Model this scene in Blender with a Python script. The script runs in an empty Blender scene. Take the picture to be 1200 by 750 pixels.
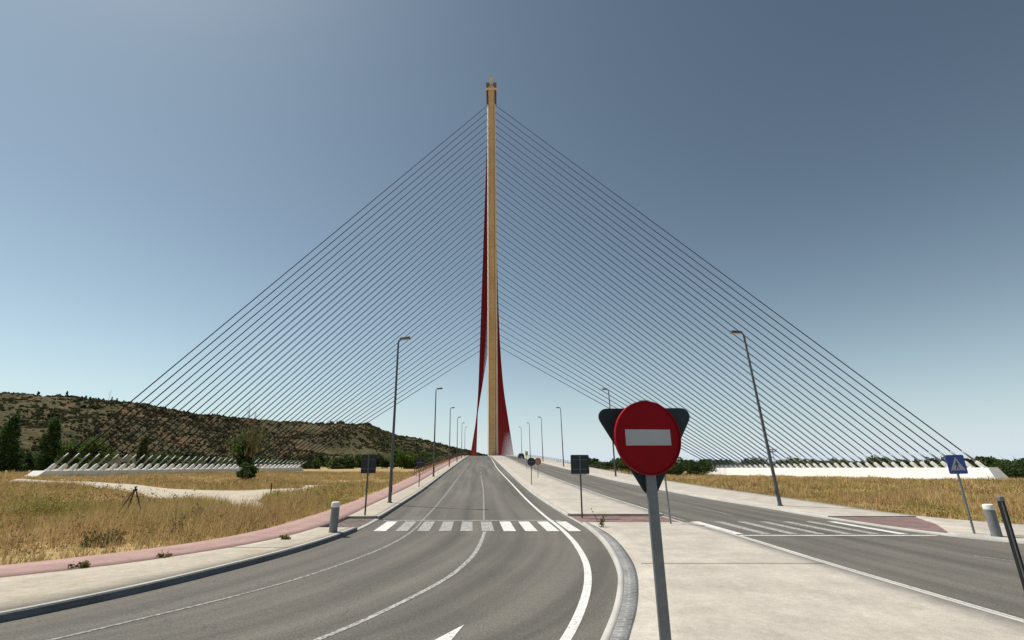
import bpy, bmesh, math, random
import numpy as np
from mathutils import Vector, Matrix
R = math.radians
rng = np.random.default_rng(7); random.seed(7)
S = bpy.context.scene
COL = S.collection

# ------------------------------------------------------------------ camera, sky, sun, exposure
cd = bpy.data.cameras.new('camera'); cam = bpy.data.objects.new('camera', cd); COL.objects.link(cam)
cam.location = (0, 0, 2.5); cam.rotation_euler = (R(90+16.9), 0, 0)
cd.sensor_fit = 'HORIZONTAL'; cd.sensor_width = 36; cd.lens = 16.5
cd.clip_start = .05; cd.clip_end = 9000
S.camera = cam
SUN_EL, SUN_AZ = R(60), R(-65)            # azimuth from +Y, negative = to the left
W = bpy.data.worlds.new('World'); S.world = W; W.use_nodes = True
nt = W.node_tree; bgn = nt.nodes['Background']
sky = nt.nodes.new('ShaderNodeTexSky'); sky.sky_type = 'NISHITA'; sky.sun_disc = False
sky.sun_elevation = SUN_EL; sky.sun_rotation = SUN_AZ
sky.altitude = 400; sky.air_density = 1.0; sky.dust_density = .8; sky.ozone_density = 1.0
hs = nt.nodes.new('ShaderNodeHueSaturation'); hs.inputs['Saturation'].default_value = .69
gm = nt.nodes.new('ShaderNodeGamma'); gm.inputs['Gamma'].default_value = 1.4
nt.links.new(sky.outputs[0], hs.inputs['Color']); nt.links.new(hs.outputs[0], gm.inputs['Color']); 
tn = nt.nodes.new('ShaderNodeMix'); tn.data_type = 'RGBA'; tn.blend_type = 'MULTIPLY'; tn.inputs[0].default_value = 1
tn.inputs[7].default_value = (.84, .91, .80, 1); nt.links.new(gm.outputs[0], tn.inputs[6])
# pale dust haze low in the sky
wt = nt.nodes.new('ShaderNodeTexCoord'); sx_ = nt.nodes.new('ShaderNodeSeparateXYZ'); nt.links.new(wt.outputs['Generated'], sx_.inputs[0])
def wm(op, a, b):
    q = nt.nodes.new('ShaderNodeMath'); q.operation = op
    for i_, v in enumerate((a, b)):
        if hasattr(v, 'is_output'): nt.links.new(v, q.inputs[i_])
        else: q.inputs[i_].default_value = v
    return q.outputs[0]
hz_f = wm('MULTIPLY', wm('POWER', 2.718, wm('MULTIPLY', wm('ABSOLUTE', sx_.outputs['Z'], 0), -8.5)), .85)
hm = nt.nodes.new('ShaderNodeMix'); hm.data_type = 'RGBA'; nt.links.new(hz_f, hm.inputs[0])
nt.links.new(tn.outputs[2], hm.inputs[6]); hm.inputs[7].default_value = (13.4, 15.4, 17.6, 1)
nt.links.new(hm.outputs[2], bgn.inputs[0]); bgn.inputs[1].default_value = .050
sl = bpy.data.lights.new('sun', 'SUN'); sl.energy = 4.6; sl.angle = R(.5); sl.color = (1, .94, .84)
so = bpy.data.objects.new('sun', sl); COL.objects.link(so)
sdir = Vector((math.sin(SUN_AZ)*math.cos(SUN_EL), math.cos(SUN_AZ)*math.cos(SUN_EL), math.sin(SUN_EL)))
so.rotation_euler = sdir.to_track_quat('Z', 'Y').to_euler(); so.location = (-60, 40, 120)
S.view_settings.view_transform = 'Standard'; S.view_settings.look = 'None'
S.view_settings.exposure = 0.12; S.view_settings.gamma = 1; S.view_settings.use_curve_mapping = False

# ------------------------------------------------------------------ helpers
def tag(o, label=None, cat=None, group=None, kind=None):
    if label: o['label'] = label
    if cat: o['category'] = cat
    if group: o['group'] = group
    if kind: o['kind'] = kind
    return o

def empty(name, loc=(0, 0, 0), rot=(0, 0, 0)):
    o = bpy.data.objects.new(name, None); COL.objects.link(o)
    o.location = loc; o.rotation_euler = rot; o.empty_display_size = .3
    return o

def copy_tree(o, parent=None):
    c = o.copy(); COL.objects.link(c)
    if parent: c.parent = parent
    for ch in list(o.children): copy_tree(ch, c)
    return c

def frame(a, b):
    a, b = Vector(a), Vector(b); d = (b-a).normalized()
    up = Vector((0, 0, 1)) if abs(d.z) < .95 else Vector((0, 1, 0))
    x = d.cross(up).normalized(); y = x.cross(d).normalized()
    return d, x, y

class MB:
    def __init__(s): s.v = []; s.f = []; s.sm = []; s.uv = None
    def add(s, vs, fs, smooth=False):
        o = len(s.v); s.v += [tuple(v) for v in vs]
        s.f += [tuple(i+o for i in f) for f in fs]; s.sm += [smooth]*len(fs)
    def box(s, c, d, rz=0, M=None):
        vs = []
        for z in (-.5, .5):
            for x, y in ((-.5, -.5), (.5, -.5), (.5, .5), (-.5, .5)):
                vs.append(Vector((x*d[0], y*d[1], z*d[2])))
        m = Matrix.Rotation(rz, 3, 'Z') if M is None else M
        vs = [m @ v + Vector(c) for v in vs]
        s.add(vs, [(3, 2, 1, 0), (4, 5, 6, 7), (0, 1, 5, 4), (1, 2, 6, 5), (2, 3, 7, 6), (3, 0, 4, 7)])
    def cyl(s, a, b, ra, rb=None, n=10, caps=True):
        rb = ra if rb is None else rb
        d, x, y = frame(a, b); a, b = Vector(a), Vector(b); vs = []
        for p, r in ((a, ra), (b, rb)):
            for k in range(n):
                t = 2*math.pi*k/n; vs.append(p + x*(r*math.cos(t)) + y*(r*math.sin(t)))
        s.add(vs, [(k, (k+1) % n, n+(k+1) % n, n+k) for k in range(n)], True)
        if caps:
            s.add(vs[:n], [tuple(reversed(range(n)))]); s.add(vs[n:], [tuple(range(n))])
    def tube(s, pts, rs, n=8):
        vs = []; m = len(pts)
        for i, p in enumerate(pts):
            d, x, y = frame(pts[max(0, i-1)], pts[min(m-1, i+1)])
            if i and px.dot(x) < 0: x = -x; y = -y
            px = x
            for k in range(n):
                t = 2*math.pi*k/n; vs.append(Vector(p)+x*(rs[i]*math.cos(t))+y*(rs[i]*math.sin(t)))
        fs = [(i*n+k, i*n+(k+1) % n, (i+1)*n+(k+1) % n, (i+1)*n+k) for i in range(m-1) for k in range(n)]
        s.add(vs, fs, True); s.add(vs[:n], [tuple(reversed(range(n)))]); s.add(vs[-n:], [tuple(range(n))])
    def prism(s, poly, M, t0, t1):
        """poly in local x,y; M a 4x4 placing it; extruded along local z from t0 to t1"""
        n = len(poly)
        vs = [M @ Vector((p[0], p[1], t0)) for p in poly]+[M @ Vector((p[0], p[1], t1)) for p in poly]
        s.add(vs, [tuple(reversed(range(n))), tuple(range(n, 2*n))]+[(k, (k+1) % n, n+(k+1) % n, n+k) for k in range(n)])
    def lathe(s, prof, n=24, c=(0, 0, 0)):
        m = len(prof); vs = []
        for r, z in prof:
            for k in range(n):
                t = 2*math.pi*k/n; vs.append((c[0]+r*math.cos(t), c[1]+r*math.sin(t), c[2]+z))
        s.add(vs, [(i*n+k, i*n+(k+1) % n, (i+1)*n+(k+1) % n, (i+1)*n+k) for i in range(m-1) for k in range(n)], True)
        s.add(vs[:n], [tuple(reversed(range(n)))]); s.add(vs[-n:], [tuple(range(n))])
    def mesh(s, name, m):
        me = bpy.data.meshes.new(name); me.from_pydata(s.v, [], s.f)
        me.polygons.foreach_set('use_smooth', s.sm)
        me.materials.append(m); me.update()
        return me
    def build(s, name, m, parent=None, bevel=0, auto=True):
        me = s.mesh(name, m)
        bm = bmesh.new(); bm.from_mesh(me); bmesh.ops.remove_doubles(bm, verts=bm.verts, dist=1e-5)
        bmesh.ops.recalc_face_normals(bm, faces=bm.faces)
        for e in bm.edges:
            if len(e.link_faces) == 2 and e.calc_face_angle(0) > .7: e.smooth = False
        bm.to_mesh(me); bm.free()
        o = bpy.data.objects.new(name, me); COL.objects.link(o)
        if parent: o.parent = parent
        if bevel:
            b = o.modifiers.new('bevel', 'BEVEL'); b.width = bevel; b.segments = 2; b.limit_method = 'ANGLE'; b.angle_limit = R(40)
        return o

def npmesh(name, V, F, m, parent=None, smooth=False, uv=None):
    """V (n,3), F (m,k) arrays"""
    V = np.asarray(V, np.float32); F = np.asarray(F, np.int32)
    me = bpy.data.meshes.new(name); k = F.shape[1]
    me.vertices.add(len(V)); me.vertices.foreach_set('co', V.ravel())
    me.loops.add(F.size); me.loops.foreach_set('vertex_index', F.ravel())
    me.polygons.add(len(F)); me.polygons.foreach_set('loop_start', np.arange(0, F.size, k, dtype=np.int32))
    if smooth: me.polygons.foreach_set('use_smooth', np.ones(len(F), bool))
    if uv is not None:
        l = me.uv_layers.new(name='UVMap'); l.data.foreach_set('uv', np.asarray(uv, np.float32)[F.ravel()].ravel())
    me.update(calc_edges=True); me.validate()
    me.materials.append(m)
    o = bpy.data.objects.new(name, me); COL.objects.link(o)
    if parent: o.parent = parent
    return o

# ------------------------------------------------------------------ materials
def mat(name, col, rough=.8, col2=None, scale=3., detail=6, metal=0, bump=0, bscale=40, lo=.35, hi=.65, fine=None, spec=.3,
        coords='Object', emit=None, island=0, trans=0):
    m = bpy.data.materials.new(name); m.use_nodes = True; n = m.node_tree; L = n.links
    p = n.nodes['Principled BSDF']; p.inputs['Roughness'].default_value = rough; p.inputs['Metallic'].default_value = metal
    p.inputs['Specular IOR Level'].default_value = spec
    tc = n.nodes.new('ShaderNodeTexCoord')
    cur = None
    def noise(sc, det=detail, rr=.6):
        t = n.nodes.new('ShaderNodeTexNoise'); t.inputs['Scale'].default_value = sc
        t.inputs['Detail'].default_value = det; t.inputs['Roughness'].default_value = rr
        L.new(tc.outputs[coords], t.inputs['Vector']); return t
    def mix(fac, a, b, mode='MIX'):
        x = n.nodes.new('ShaderNodeMix'); x.data_type = 'RGBA'; x.blend_type = mode
        for s_, v in ((x.inputs[0], fac), (x.inputs[6], a), (x.inputs[7], b)):
            if hasattr(v, 'is_output'): L.new(v, s_)
            elif isinstance(v, (int, float)): s_.default_value = v
            else: s_.default_value = (*v, 1) if len(v) == 3 else v
        return x.outputs[2]
    def ramp(src, a, b):
        r = n.nodes.new('ShaderNodeMapRange'); r.inputs[1].default_value = a; r.inputs[2].default_value = b
        L.new(src, r.inputs[0]); return r.outputs[0]
    m['_']=0
    cur = col
    if col2 is not None: cur = mix(ramp(noise(scale).outputs[0], lo, hi), col, col2)
    if island:
        g = n.nodes.new('ShaderNodeNewGeometry')
        cur = mix(1., cur, mix(g.outputs['Random Per Island'], (1-island,)*3, (1+island,)*3), 'MULTIPLY')
    if fine:
        cur = mix(1., cur, mix(ramp(noise(fine[0], 3).outputs[0], .3, .7), (1-fine[1],)*3, (1+fine[1],)*3), 'MULTIPLY')
    if hasattr(cur, 'is_output'): L.new(cur, p.inputs['Base Color'])
    else: p.inputs['Base Color'].default_value = (*cur, 1)
    if bump:
        b = n.nodes.new('ShaderNodeBump'); b.inputs['Strength'].default_value = bump; b.inputs['Distance'].default_value = .02
        L.new(noise(bscale, 4).outputs[0], b.inputs['Height']); L.new(b.outputs[0], p.inputs['Normal'])
    if emit: p.inputs['Emission Color'].default_value = (*emit, 1)
    del m['_']
    if trans:
        td = n.nodes.new('ShaderNodeBsdfTranslucent')
        if hasattr(cur, 'is_output'): L.new(cur, td.inputs[0])
        else: td.inputs[0].default_value = (*cur, 1)
        ms = n.nodes.new('ShaderNodeMixShader'); ms.inputs[0].default_value = trans
        L.new(p.outputs[0], ms.inputs[1]); L.new(td.outputs[0], ms.inputs[2]); L.new(ms.outputs[0], n.nodes['Material Output'].inputs[0])
    m.use_backface_culling = False
    return m, n, L, p, tc, noise, mix, ramp
def M_(*a, **k): return mat(*a, **k)[0]

def asphalt_mat():
    m, n, L, p, tc, noise, mix, ramp = mat('asphalt', (.1, .1, .1), .85, bump=.5, bscale=60, spec=.25)
    uv = n.nodes.new('ShaderNodeUVMap')
    # long streaks following the carriageway: wheel paths and oil
    mp = n.nodes.new('ShaderNodeMapping'); mp.inputs['Scale'].default_value = (1., .03, 1)
    L.new(uv.outputs[0], mp.inputs[0])
    st = n.nodes.new('ShaderNodeTexNoise'); st.inputs['Scale'].default_value = 1.3; st.inputs['Detail'].default_value = 5
    L.new(mp.outputs[0], st.inputs['Vector'])
    c = mix(ramp(st.outputs[0], .36, .66), (.160, .148, .129), (.100, .094, .084))
    su = n.nodes.new('ShaderNodeSeparateXYZ'); L.new(uv.outputs[0], su.inputs[0])
    w1 = n.nodes.new('ShaderNodeMath'); w1.operation = 'MULTIPLY'; L.new(su.outputs['X'], w1.inputs[0]); w1.inputs[1].default_value = 6.283/1.75
    w2 = n.nodes.new('ShaderNodeMath'); w2.operation = 'SINE'; L.new(w1.outputs[0], w2.inputs[0])
    w3 = n.nodes.new('ShaderNodeMath'); w3.operation = 'MULTIPLY'; L.new(ramp(w2.outputs[0], -.1, 1.), w3.inputs[0]); L.new(ramp(st.outputs[0], .3, .6), w3.inputs[1])
    c = mix(w3.outputs[0], c, mix(1., c, (.84, .84, .85), 'MULTIPLY'))
    c = mix(ramp(noise(.35, 4).outputs[0], .45, .75), c, mix(1., c, (1.18, 1.16, 1.12), 'MULTIPLY'))
    c = mix(1., c, mix(ramp(noise(30, 3).outputs[0], .25, .75), (.52,)*3, (1.48,)*3), 'MULTIPLY')
    c = mix(1., c, mix(ramp(noise(9, 5, .7).outputs[0], .3, .7), (.86,)*3, (1.12,)*3), 'MULTIPLY')
    c = mix(ramp(noise(110, 2).outputs[0], .62, .72), c, (.24, .23, .21))
    # a few sealed cracks
    v = n.nodes.new('ShaderNodeTexVoronoi'); v.feature = 'DISTANCE_TO_EDGE'; v.inputs['Scale'].default_value = .13
    wv = n.nodes.new('ShaderNodeVectorMath'); wv.operation = 'ADD'
    L.new(tc.outputs['Object'], wv.inputs[0])
    nz = noise(.5, 5); sc = n.nodes.new('ShaderNodeVectorMath'); sc.operation = 'SCALE'; sc.inputs[3].default_value = 3.
    L.new(nz.outputs['Color'], sc.inputs[0]); L.new(sc.outputs[0], wv.inputs[1]); L.new(wv.outputs[0], v.inputs['Vector'])
    c = mix(ramp(v.outputs['Distance'], .003, .0), c, mix(1., c, (.72, .72, .72), 'MULTIPLY'))
    L.new(c, p.inputs['Base Color'])
    return m

def paver_mat(name, c1, c2, mortar, bw, bh, ms=.006, stain=None, streak=.25, crack=0):
    m, n, L, p, tc, noise, mix, ramp = mat(name, c1, .9, bump=.25, bscale=35, spec=.2)
    uv = n.nodes.new('ShaderNodeUVMap')
    b = n.nodes.new('ShaderNodeTexBrick'); b.inputs['Scale'].default_value = 1.
    b.inputs['Color1'].default_value = (*c1, 1); b.inputs['Color2'].default_value = (*c2, 1); b.inputs['Mortar'].default_value = (*mortar, 1)
    b.inputs['Mortar Size'].default_value = ms; b.inputs['Mortar Smooth'].default_value = .3
    b.inputs['Brick Width'].default_value = bw; b.inputs['Row Height'].default_value = bh
    L.new(uv.outputs[0], b.inputs['Vector'])
    c = b.outputs['Color']
    c = mix(1., c, mix(ramp(noise(1.1, 6).outputs[0], .3, .7), (1-streak,)*3, (1+streak*.5,)*3), 'MULTIPLY')
    if stain: c = mix(ramp(noise(.6, 7, .7).outputs[0], .55, .75), c, stain)
    c = mix(1., c, mix(ramp(noise(45, 3).outputs[0], .3, .7), (.80,)*3, (1.16,)*3), 'MULTIPLY')
    if crack:
        v = n.nodes.new('ShaderNodeTexVoronoi'); v.feature = 'DISTANCE_TO_EDGE'; v.inputs['Scale'].default_value = .22
        wv = n.nodes.new('ShaderNodeVectorMath'); wv.operation = 'ADD'; L.new(tc.outputs['Object'], wv.inputs[0])
        sc = n.nodes.new('ShaderNodeVectorMath'); sc.operation = 'SCALE'; sc.inputs[3].default_value = 2.4
        L.new(noise(.7, 6, .65).outputs['Color'], sc.inputs[0]); L.new(sc.outputs[0], wv.inputs[1]); L.new(wv.outputs[0], v.inputs['Vector'])
        k = n.nodes.new('ShaderNodeMath'); k.operation = 'MULTIPLY'; L.new(ramp(v.outputs['Distance'], .0028, .0), k.inputs[0])
        L.new(ramp(noise(.3, 3).outputs[0], .45, .6), k.inputs[1])
        c = mix(k.outputs[0], c, mix(1., c, (crack, crack*.97, crack*.93), 'MULTIPLY'))
        c = mix(ramp(noise(2.6, 7, .75).outputs[0], .60, .74), c, mix(1., c, (.84, .81, .76), 'MULTIPLY'))
    c = mix(1., c, mix(ramp(noise(7, 6, .72).outputs[0], .3, .7), (.84,)*3, (1.1,)*3), 'MULTIPLY')
    L.new(c, p.inputs['Base Color'])
    return m

def paint_mat(name, wear, col=(.74, .73, .70)):
    m, n, L, p, tc, noise, mix, ramp = mat(name, col, .7, spec=.3)
    a = ramp(noise(14, 6, .75).outputs[0], wear, wear+.13)
    c = mix(1., col, mix(ramp(noise(2.5, 5).outputs[0], .3, .7), (.8,)*3, (1.08,)*3), 'MULTIPLY')
    c = mix(a, (.13, .125, .115), c)
    L.new(c, p.inputs['Base Color'])
    return m

A = {}
A['asphalt'] = asphalt_mat()
A['pale'] = paver_mat('pale_concrete', (.505, .462, .405), (.48, .437, .382), (.40, .36, .315), 40., 40., .0, stain=(.40, .355, .30), streak=.20, crack=.6)
A['beige'] = paver_mat('beige_slabs', (.50, .45, .37), (.465, .415, .34), (.36, .32, .26), .4, .4, .008, stain=(.37, .315, .225), streak=.16)
A['pink'] = paver_mat('pink_cycle_paving', (.44, .29, .262), (.40, .262, .238), (.34, .23, .205), .2, .1, .006, streak=.18)
A['redpav'] = paver_mat('red_pavers', (.29, .185, .175), (.23, .15, .145), (.17, .13, .12), .4, .4, .03, streak=.3)
A['brownpav'] = paver_mat('brown_pavers', (.21, .165, .15), (.175, .14, .125), (.12, .10, .09), .4, .4, .03, streak=.3)
A['kerbshade'] = M_('shaded_kerb_face', (.17, .175, .175), .85, (.12, .125, .125), 1.2, fine=(30, .2), bump=.3)  # shade on the road side of the left kerb, put into its colour
A['kerb'] = M_('kerb_stone', (.50, .485, .455), .85, (.40, .385, .36), .8, fine=(30, .12), bump=.3)
A['sett'] = paver_mat('granite_setts', (.27, .275, .285), (.19, .195, .21), (.36, .345, .32), .22, .12, .018, streak=.3)
A['paint'] = paint_mat('road_paint', .34)
A['worn'] = paint_mat('worn_road_paint', .42, (.50, .49, .465))
A['thin'] = paint_mat('faded_road_paint', .44, (.40, .385, .36))
A['joint'] = M_('tar_joint', (.09, .085, .08), .9)
def weathered(name, c1, c2, joint, jc, zoff=0.):
    m, n, L, p, tc, noise, mix, ramp = mat(name, c1, .85, bump=.3, bscale=3, spec=.15)
    mp = n.nodes.new('ShaderNodeMapping'); mp.inputs['Scale'].default_value = (1, 1, .09); L.new(tc.outputs['Object'], mp.inputs[0])
    st = n.nodes.new('ShaderNodeTexNoise'); st.inputs['Scale'].default_value = 1.6; st.inputs['Detail'].default_value = 6; L.new(mp.outputs[0], st.inputs['Vector'])
    c = mix(ramp(noise(.12, 5).outputs[0], .35, .65), c1, c2)
    c = mix(ramp(st.outputs[0], .50, .72), c, mix(1., c, (.86, .85, .83), 'MULTIPLY'))
    c = mix(ramp(noise(2.2, 5).outputs[0], .3, .7), mix(1., c, (.92,)*3, 'MULTIPLY'), c)
    if joint:
        sp = n.nodes.new('ShaderNodeSeparateXYZ'); L.new(tc.outputs['Object'], sp.inputs[0])
        md = n.nodes.new('ShaderNodeMath'); md.operation = 'PINGPONG'; L.new(sp.outputs['Z'], md.inputs[0]); md.inputs[1].default_value = joint
        c = mix(ramp(md.outputs[0], .16, .0), c, mix(1., c, jc, 'MULTIPLY'))
    L.new(c, p.inputs['Base Color']); return m
A['concrete'] = weathered('white_concrete', (.82, .81, .78), (.74, .725, .69), 0, (.8,)*3)
A['tan'] = weathered('tan_concrete', (.70, .50, .295), (.60, .42, .24), 2.6, (.66,)*3)
A['tanpale'] = M_('pale_concrete_lit_edge', (.72, .66, .55), .8, (.62, .56, .46), .2)
A['tandark'] = M_('brown_steel_housing', (.11, .085, .06), .7)
A['red'] = M_('red_cable_sheath', (.15, .004, .010), .8, spec=.1)
A['redcable_shade'] = M_('shaded_red_cable_sheath', (.032, .014, .024), .9, spec=.05)  # same red sheath, with the back stays' backlit shade put into the colour
A['polesteel'] = M_('weathered_grey_pole', (.13, .14, .14), .6, (.10, .11, .11), 2., metal=.3, fine=(25, .1))
A['steel'] = M_('galvanised_steel', (.25, .265, .27), .5, (.20, .215, .22), 2., metal=.55, fine=(25, .08))
A['dsteel'] = M_('dark_steel', (.075, .085, .085), .55, (.10, .11, .11), 2., metal=.4)
A['signback'] = M_('sign_back_paint', (.020, .038, .042), .6, (.03, .048, .052), 3.)
A['greyback'] = M_('grey_sign_back', (.045, .05, .053), .6, (.035, .04, .043), 3., spec=.2)
A['signred'] = M_('sign_red', (.31, .004, .010), .55, (.26, .004, .009), 5., spec=.12)
A['signwhite'] = M_('sign_white', (.52, .52, .53), .6, (.46, .46, .47), 5., spec=.15)
A['signblue'] = M_('sign_blue', (.012, .065, .33), .4, spec=.5)
A['black'] = M_('black_paint', (.012, .012, .013), .5)
A['fadedred'] = M_('faded_sign_red', (.42, .12, .085), .6, (.36, .13, .10), 6.)
A['fadedpink'] = M_('faded_sign_centre', (.40, .23, .18), .6)
A['sheengreen'] = M_('yellow_green_sign', (.42, .42, .08), .5)
A['bollard'] = M_('bollard_stone', (.23, .235, .24), .75, (.19, .195, .20), 6., fine=(60, .1))
A['cap'] = M_('bollard_cap_white', (.80, .78, .74), .6)
A['lamp'] = M_('lamp_head_metal', (.13, .125, .11), .5, metal=.3)
A['lens'] = M_('lamp_glass', (.5, .48, .40), .2)
A['rail'] = M_('rust_red_railing', (.18, .065, .05), .6)
A['wood'] = M_('weathered_wood', (.055, .04, .03), .9, (.05, .04, .03), 8.)
A['bark'] = M_('tree_bark', (.11, .085, .06), .95, (.07, .055, .04), 3., bump=.6, bscale=12)
A['bare'] = M_('dead_branch', (.26, .19, .10), .95, (.18, .13, .07), 3.)
A['poplar'] = M_('poplar_leaves', (0.045, 0.084, 0.026), .6, (0.068, 0.120, 0.033), .5, island=.5, trans=.35, spec=.12)
A['leaf'] = M_('bright_leaves', (0.101, 0.155, 0.030), .6, (0.068, 0.115, 0.024), .35, island=.45, trans=.35, spec=.12)
A['leafdark'] = M_('dark_leaves', (0.045, 0.075, 0.024), .6, (0.068, 0.102, 0.030), .4, island=.5, trans=.35, spec=.12)
A['leafmid'] = M_('mid_leaves', (0.070, 0.119, 0.031), .6, (0.105, 0.147, 0.039), .4, island=.5, trans=.35, spec=.12)
A['leafgrey'] = M_('grey_green_leaves', (.11, .115, .05), .7, (.15, .14, .06), 2., island=.4, trans=.3, spec=.1)
A['weedgreen'] = M_('yellow_green_stems', (.27, .26, .065), .7, (.36, .31, .10), 1.5, island=.4, trans=.35, spec=.1)
A['deadstalk'] = M_('dead_stalks', (.30, .20, .10), .85, (.20, .13, .07), 2., island=.4, trans=.2, spec=.05)
A['leafyellow'] = M_('yellow_leaves', (.16, .13, .035), .7, (.11, .10, .025), .5, island=.4, trans=.35, spec=.12)
A['scrub'] = M_('hill_scrub', (.058, .066, .030), .9, (.092, .090, .048), .012, island=.55, trans=.3, spec=.05)
A['carbody'] = M_('dark_car_paint', (.03, .032, .036), .3, spec=.6)
A['glass'] = M_('car_glass', (.02, .022, .025), .08, spec=.6)
A['tyre'] = M_('tyre_rubber', (.02, .02, .02), .8)
A['rim'] = M_('wheel_rim', (.4, .4, .4), .4, metal=.7)
A['tail'] = M_('tail_light', (.3, .01, .01), .3)
A['plate'] = M_('number_plate', (.7, .7, .68), .5)

# ------------------------------------------------------------------ road profile and plan curves (metres, camera at the origin)
def prof(y):
    y = np.asarray(y, float); s = .031; a, b, c, d = 20., 40., 150., 300.
    z = np.where(y < a, 0, np.where(y < b, s*(y-a)**2/(2*(b-a)), 0))
    z1 = s*(b-a)/2
    z = np.where((y >= b) & (y < c), z1+s*(y-b), z)
    z2 = z1+s*(c-b); t = np.minimum(y, d)-c
    return np.where(y >= c, z2+s*t-s*t*t/(2*(d-c)), z)
def pf(y): return float(prof(y))
T = -.0617
def curve(pts, tail=True):
    pts = sorted(pts, key=lambda p: p[1]); xs = [p[0] for p in pts]; ys = [p[1] for p in pts]
    if tail: ys.append(ys[-1]+600); xs.append(xs[-1]+600*T)
    ys, xs = np.array(ys), np.array(xs)
    # monotone-ish cubic (Hermite with limited tangents) for smooth kerbs
    h = np.diff(ys); d = np.diff(xs)/h; m = np.zeros_like(xs); m[0] = d[0]; m[-1] = d[-1]
    m[1:-1] = (d[:-1]*h[1:]+d[1:]*h[:-1])/(h[1:]+h[:-1])
    def f(y):
        y = np.asarray(y, float); i = np.clip(np.searchsorted(ys, y)-1, 0, len(h)-1)
        t = (y-ys[i])/h[i]; t = np.clip(t, 0, 1); hh = h[i]
        return ((2*t**3-3*t**2+1)*xs[i]+(t**3-2*t**2+t)*hh*m[i]+(-2*t**3+3*t**2)*xs[i+1]+(t**3-t**2)*hh*m[i+1])
    return f
kerbL = curve([(-16, 1.), (-13.6, 3.2), (-11, 5.6), (-9.3, 7.6), (-8.35, 8.8), (-7.93, 9.58), (-7.46, 10.66), (-6.95, 12.24), (-6.4, 14.44), (-6.08, 16.5), (-5.92, 19.1), (-6.08, 23.5), (-6.42, 28), (-7.3, 42), (-8.75, 63.6), (-12.3, 117.6)])
beigeL = curve([(-21, 2.), (-17, 6.), (-13.6, 9.2), (-11.02, 11.28), (-10.18, 12.04), (-9.3, 13.06), (-8.72, 14.08), (-8.0, 15.66), (-7.62, 17.12), (-7.45, 19.), (-7.62, 24), (-8.0, 28), (-8.35, 33.6), (-9.05, 48), (-10.15, 63.7), (-13.75, 117.6)])
pinkL = curve([(-24, 2.), (-19, 6.5), (-15, 10.2), (-12.36, 12.5), (-11.04, 14.0), (-10.1, 15.46), (-9.35, 17.9), (-9.25, 21.56), (-9.6, 28.2), (-10.2, 38.1), (-10.7, 46), (-11.5, 56.5), (-15.6, 117.6)])
lineLc = curve([(-7.6, 7), (-6.76, 8.02), (-6.19, 8.98), (-5.61, 9.98), (-4.95, 11.42), (-4.25, 13.96), (-3.9, 16.18), (-3.8, 19.1), (-4.07, 23.48), (-5.36, 44.), (-10.0, 117.6)])
lineCc = curve([(-3.4, 7), (-2.66, 8.4), (-2.02, 10.04), (-1.47, 11.86), (-1.16, 13.84), (-1.02, 17.38), (-1.04, 19.34), (-1.3, 23.48), (-2.5, 42.9), (-3.42, 55.2), (-7.2, 117.6)])
lineRc = curve([(.42, 7), (.80, 8.02), (1.22, 9.46), (1.57, 11.0), (1.86, 12.9), (2.03, 16.12), (1.95, 19.8), (1.63, 24.14), (.35, 42.4), (-2.2, 77.8), (-4.9, 124.8)])
medL = curve([(.5, 2.), (.2, 3.2), (.35, 5.), (.86, 6.5), (1.38, 8.), (1.63, 8.76), (2.05, 10.28), (2.40, 11.86), (2.77, 14.56), (2.98, 18.06), (2.93, 21.2), (2.62, 24.86), (1.5, 38.2), (-1.1, 77.8), (-4.1, 124.8)])
medR = curve([(7.4, 2.), (8.2, 3.2), (8.25, 6), (8.02, 8.84), (7.9, 11.14), (7.8, 13.32), (7.68, 18.5), (7.5, 21.08), (7.35, 23.48), (6.85, 30.6), (6.2, 37.7), (4.56, 56.7), (-.95, 152.6)])
kerbR = curve([(24, 5.), (20.8, 11), (18.5, 14), (16.5, 16.4), (15.6, 18.), (15.1, 19.6), (14.85, 21.5), (14.55, 24), (14.2, 28.1), (13.55, 32), (12.6, 38.1), (11.2, 48), (9.5, 67.3), (5.6, 124.8)])
walkR = curve([(40, 5.), (29, 11), (23.5, 16), (20.6, 20.2), (19.2, 22.6), (18.7, 25), (18.6, 29), (18.3, 33.4), (17.3, 40), (16.1, 48), (14.4, 67.3), (10.6, 124.8)])

def offs(f, d): return lambda y: f(y)+d
def ysamples(y0, y1):
    ys = [y0]; y = y0
    while y < y1-1e-6:
        st = .25 if y < 30 else (1. if y < 80 else 4.)
        y = min(y+st, y1); ys.append(y)
    return np.array(ys)

def strip(name, fl, fr, y0, y1, off, m, n=4, parent=None, kind='structure', skirt=0.):
    ys = ysamples(y0, y1); V = []; UV = []; F = []
    xl, xr = fl(ys), fr(ys); z = prof(ys)+off
    s = np.concatenate([[0], np.cumsum(np.hypot(np.diff(ys), np.diff((xl+xr)/2)))])
    for i, y in enumerate(ys):
        cols = [(xl[i]+(xr[i]-xl[i])*k/n, z[i]) for k in range(n+1)]
        if skirt: cols = [(xl[i], z[i]-skirt)]+cols+[(xr[i], z[i]-skirt)]
        for x, zz in cols:
            V.append((x, y, zz)); UV.append((x-xl[i], s[i]))
    w = n+1+(2 if skirt else 0)
    for i in range(len(ys)-1):
        for k in range(w-1):
            a = i*w+k; F.append((a, a+1, a+w+1, a+w))
    if skirt:      # closed ends
        V.extend([]);
    o = npmesh(name, V, F, m, parent, uv=UV)
    if skirt:
        bm = bmesh.new(); bm.from_mesh(o.data); bm.verts.ensure_lookup_table()
        for base in (0, (len(ys)-1)*w):
            try: bm.faces.new([bm.verts[base+k] for k in range(w)])
            except ValueError: pass
        bm.to_mesh(o.data); bm.free()
    if kind: o['kind'] = kind
    return o

YE = 296.
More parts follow.
